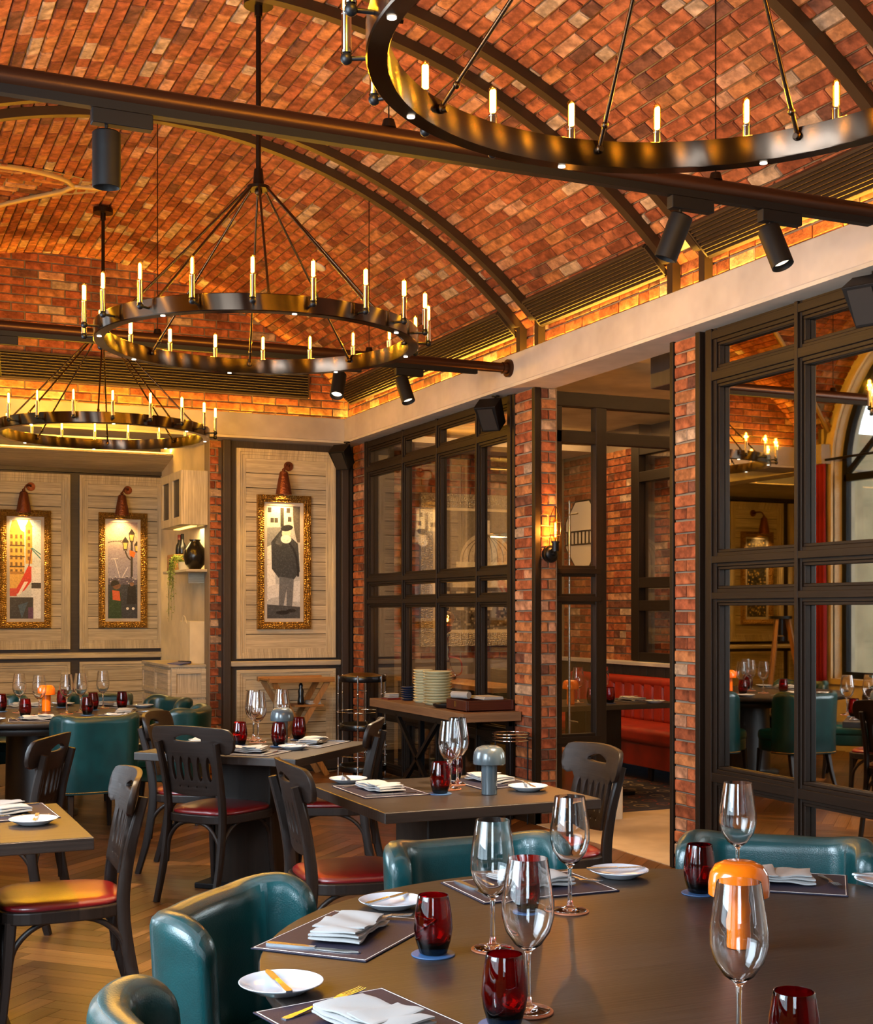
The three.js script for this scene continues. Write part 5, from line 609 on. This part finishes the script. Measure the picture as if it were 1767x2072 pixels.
setting(5.98, -9.42, -1, 0, W6); [[5.46, -9.20], [5.66, -9.25]].forEach(p => drink(...p, W6, 0)); [[5.22, -9.44], [5.46, -9.42], [5.70, -9.42]].forEach(p => drink(...p, W6, 1)); mushroom([5.30, Y, -9.26], 1, 'orange mushroom lamp on the table in the private dining room');

// ---------- service table along the partition ----------
{ const t = thing('service_table', 'narrow service table with thick oak top and crossed steel legs', 'table', [4.17, 0, -9.30]), h = .78, w = .46, d = 1.82; mesh('top', rbox(w, .065, d, .004, 0, h - .0325, 0), M.benchTop, t, 'z'); const f = []; for (const x of [-.19, .19]) for (const z of [-.80, .80]) mesh('leg', span(x - .02, x + .02, 0, h - .065, z - .02, z + .02), M.iron, t); for (const x of [-.19, .19]) { mesh('rail', span(x - .015, x + .015, h - .11, h - .065, -.82, .82), M.iron, t); } mesh('brace', beam([-.19, h - .1, -.40], [-.19, .06, .40], .03, .03), M.iron, t); mesh('brace', beam([-.19, h - .1, .40], [-.19, .06, -.40], .03, .03), M.iron, t); mesh('low_shelf', rbox(.40, .02, 1.6, .003, 0, .12, 0), M.iron, t);
  const gd = lathe([[0, 0], [.055, 0], [.06, .004], [.072, .016], [.076, .0215], [.072, .0215], [.062, .010], [0, .006]], 40);
  for (let i = 0; i < 12; i++) put('serving_dish', o => mesh('dish', gd, M.dish, o), i === 11 ? 'topmost pale green dish of the wide stack on the service table' : 'pale green dish inside the wide stack on the service table', 'dish', [4.14, h + i * .0215, -9.28], 0, 'stacked pale dishes').scale.set(1.5, 1, 1.5);
  for (let i = 0; i < 12; i++) put('serving_dish', o => 0, i === 11 ? 'topmost pale green dish of the narrow stack on the service table' : 'pale green dish inside the narrow stack on the service table', 'dish', [4.14, h + i * .0215, -9.56], 0, 'stacked small pale dishes').scale.set(1.05, 1, 1.05);
  const gb = lathe([[0, 0], [.03, 0], [.045, .006], [.058, .016], [.06, .019], [.055, .019], [.04, .008], [0, .004]], 32); for (let i = 0; i < 6; i++) put('small_bowl', o => mesh('bowl', gb, M.navy, o), 'navy bowl in the low stack on the service table', 'bowl', [4.12, h + i * .018, -9.82], 0, 'stacked navy bowls');
  const fc = thing('cloth_pile', 'folded white cloths on a red tray beside the navy bowls', 'cloth', [4.05, h, -10.0]); mesh('tray', rbox(.12, .012, .14, .003, 0, .006, 0), M.red, fc); for (let i = 0; i < 3; i++) mesh('cloth', rbox(.09, .012, .10, .005, .002 * i, .02 + .012 * i, 0), M.linen, fc);
  const pan = thing('serving_pan', 'shallow black pan on the service table', 'pan', [4.08, h, -8.98]); mesh('pan', lathe([[0, 0], [.08, 0], [.10, .012], [.105, .03], [.10, .03], [.095, .014], [0, .005]], 40), M.blackGloss, pan);
  const bx = thing('cutlery_box', 'low dark red wooden box with white napkins on the service table', 'box', [4.20, h, -8.66]); mesh('tray', [rspan(-.19, .19, 0, .012, -.17, .17, .002), rspan(-.19, -.175, 0, .08, -.17, .17, .003), rspan(.175, .19, 0, .08, -.17, .17, .003), rspan(-.175, .175, 0, .08, -.17, -.155, .003), rspan(-.175, .175, 0, .08, .155, .17, .003)], wood('#4a1f17', .35), bx); mesh('latch', rspan(-.197, -.189, .03, .07, -.02, -.005, .001), M.brass, bx);
  const rl = thing('napkin_roll', 'rolled white napkin lying in the dark red wooden box', 'napkin', [4.10, h + .083, -8.74], .4); mesh('roll', T(new THREE.CylinderGeometry(.026, .026, .16, 20).rotateX(PI / 2), -.02, .026, 0), M.linen, rl); const nn = thing('napkin_pile', 'flat white napkins lying on the dark red wooden box', 'napkin', [4.25, h + .08, -8.66]); mesh('cloth', [rbox(.16, .012, .26, .005, 0, .006, 0), rbox(.15, .010, .24, .004, .005, .016, .004)], M.linen, nn); }
// chrome wine trolley in the corner
{ const t = thing('wine_trolley', 'round black and chrome drinks trolley beside the corner brick pier', 'trolley', [4.12, 0, -10.86]), r = .215; const disc = (y, m, nm) => mesh(nm, lathe([[0, y], [r - .01, y], [r, y + .01], [r, y + .05], [r - .012, y + .055], [r - .03, y + .03], [0, y + .03]], 48), m, t); disc(.88, M.blackGloss, 'top_tray'); disc(.46, M.blackGloss, 'middle_shelf'); disc(.10, M.blackGloss, 'low_shelf'); mesh('lid', lathe([[0, .962], [.10, .955], [r - .04, .938], [r - .03, .93], [0, .93]], 40), M.brass, t);
  for (let i = 0; i < 6; i++) { const a = i / 6 * 2 * PI; mesh('post', [cyl(.008, .008, .90, (r + .004) * cos(a), .49, (r + .004) * sin(a), 10), ...[.15, .3, .5, .62, .78].map(y => ball(.012, (r + .004) * cos(a), y, (r + .004) * sin(a), 8))], M.chrome, t); } for (const y of [.24, .32, .62]) { const g = new THREE.TorusGeometry(r + .004, .004, 6, 48); g.rotateX(PI / 2); mesh('hoop', T(g, 0, y, 0), M.chrome, t); } for (let i = 0; i < 3; i++) { const a = i * 2.09 + .5; mesh('caster', T(new THREE.CylinderGeometry(.03, .03, .02, 16).rotateZ(PI / 2), .17 * cos(a), .03, .17 * sin(a)), M.black, t); }
  const b = thing('wire_stand', 'small round chrome wire stand at the end of the service table', 'stand', [4.24, 0, -8.24]); const tor = (R, y) => { const g = new THREE.TorusGeometry(R, .005, 6, 40); g.rotateX(PI / 2); return T(g, 0, y, 0); }; for (const y of [.60, .625, .645]) mesh('hoop', tor(.13, y), M.chrome, b); const post = []; for (let i = 0; i < 3; i++) { const a = i * 2.09; mesh('leg', rod([.13 * cos(a), 0, .13 * sin(a)], [.13 * cos(a), .645, .13 * sin(a)], .006), M.iron, b); } mesh('low_ring', tor(.12, .12), M.iron, b); }
// folding tray stand
{ const s = thing('tray_stand', 'folding wooden tray stand before the oak dado panel', 'stand', [3.74, 0, -11.56], .02), h = .90, w = .62; for (const z of [-.17, .17]) { mesh('top_rail', rspan(-w / 2, w / 2, h - .045, h, z - .022, z + .022, .004), M.oakWarm, s, 'x'); mesh('leg', beam([-w / 2 + .05, h - .04, z * .9], [w / 2 - .05, 0, z * .7], .05, .024), M.oakWarm, s); mesh('leg', beam([w / 2 - .05, h - .04, z * .82], [-w / 2 + .05, 0, z * .62], .05, .024), M.oakWarm, s); } mesh('tray_board', rspan(-w / 2 + .01, w / 2 - .01, h - .03, h - .012, -.17, .17, .003), M.oakWarm, s, 'x'); mesh('low_shelf', rspan(-.05, .22, .63, .65, -.15, .15, .003), M.oakWarm, s, 'x');
  const p = thing('pepper_mill', 'dark pepper mill on the low shelf of the tray stand', 'pepper mill', [3.77, .651, -11.5]); mesh('body', lathe([[0, 0], [.03, 0], [.032, .02], [.024, .08], [.028, .12], [.016, .15], [.02, .17], [.012, .19], [0, .195]], 20), M.blackGloss, p); const c = thing('folded_cloth', 'folded white cloth on the low shelf of the tray stand', 'cloth', [3.88, .651, -11.5]); mesh('cloth', [rbox(.12, .02, .16, .008, 0, .01, 0), rbox(.11, .016, .15, .007, .004, .026, .002)], M.linen, c); }
// ---------- private dining room furniture ----------
{ const b = thing('banquette', 'orange leather banquette with channelled back along the brick wall', 'bench', [6.98, 0, -10.3]), L = 3.4; mesh('seat', rbox(.56, .14, L, .05, -.34, .40, 0, 4), M.orangeLeather, b); mesh('seat_base', rspan(-.56, -.08, .12, .34, -L / 2 + .01, L / 2 - .01, .01), M.orangeLeather, b); for (let i = 0; i < 20; i++) mesh('back_channel', rbox(.10, .42, L / 20 - .002, .045, -.07, .66, -L / 2 + L / 20 * (i + .5), 4), M.orangeLeather, b); mesh('back_roll', T(new THREE.CylinderGeometry(.05, .05, L, 16).rotateX(PI / 2), -.075, .83, 0), M.orangeLeather, b); for (const z of [-1.4, -.5, .4, 1.3]) mesh('leg', cyl(.03, .022, .12, -.5, .06, z), M.chairWood, b);
  const o = thing('ottoman', 'rounded orange leather stool just behind the doorway screen', 'stool', [4.92, 0, -8.62]); mesh('cushion', rbox(.34, .16, .42, .06, 0, .42, 0, 4), M.orangeLeather, o); mesh('base', rbox(.31, .26, .39, .02, 0, .22, 0), M.orangeLeather, o); mesh('foot', rbox(.26, .09, .34, .005, 0, .045, 0), M.black, o);
  const sb = thing('sideboard', 'long low oak sideboard behind the glazed partition', 'sideboard', [4.78, 0, -10.2]); mesh('top', rspan(-.20, .20, .86, .90, -1.0, 1.0, .004), M.oakWarm, sb, 'z'); mesh('body', rspan(-.19, .19, .08, .86, -.98, .98, .004), M.frameWood, sb); for (let i = 0; i < 4; i++) mesh('door', rspan(.19, .205, .1, .84, -.97 + i * .49, -.5 + i * .49, .003), M.frameWood, sb);
  const hk = thing('water_pipe_lamp', 'glass water pipe with a lit globe standing on the oak sideboard', 'lamp', [4.80, .90, -10.56]); mesh('glass_base', lathe([[0, 0], [.08, 0], [.085, .01], [.075, .05], [.045, .10], [.03, .16], [.026, .16], [.04, .1], [.07, .05], [.0, .012]], 32), M.glass, hk); mesh('stem', lathe([[0, .15], [.02, .15], [.03, .18], [.012, .21], [.02, .26], [.010, .30], [.014, .36], [.03, .39], [.012, .41], [0, .41]], 20), M.steel, hk); mesh('bowl', lathe([[0, .41], [.03, .415], [.048, .44], [.05, .47], [.045, .47], [.04, .445], [0, .43]], 28), M.copper, hk); mesh('globe', T(new THREE.SphereGeometry(.068, 24, 16), 0, .535, 0), M.amberGlass, hk); mesh('filament', ball(.016, 0, .52, 0, 10), M.filament, hk); mesh('hose', tube([[.02, .2, 0], [.10, .17, .06], [.13, .06, .02], [.10, .015, -.10], [-.02, .012, -.14]], .007, 40, 8), M.orangeLeather, hk); const l = new THREE.PointLight(new THREE.Color().setRGB(1, .6, .25), 1.2); l.name = 'bulb_light'; l.position.set(0, .52, 0); hk.add(l);
  const ms = thing('round_mirror', 'pale octagonal wall mirror on the brick side wall of the private dining room', 'mirror', [6.985, 2.30, -11.95], -PI / 2); const oc = []; for (let i = 0; i < 8; i++) { const a = (i + .5) / 8 * 2 * PI; oc.push([.36 * cos(a), .36 * sin(a)]); } mesh('glass', T(extrude(shape(oc), .01, 0), 0, 0, .0), std('#cfc6b4', .25), ms); mesh('rim', [new THREE.TorusGeometry(.37, .012, 6, 8).rotateZ(PI / 8)], M.iron, ms); const gr = []; for (let i = 0; i < 9; i++) gr.push(span(-.3 + i * .075 - .006, -.3 + i * .075 + .006, -.10, .02, .01, .02)); gr.push(span(-.34, .34, .02, .035, .01, .02), span(-.34, .34, -.115, -.10, .01, .02)); mesh('rail_motif', gr, M.iron, ms); }
renderer.render(scene, camera);
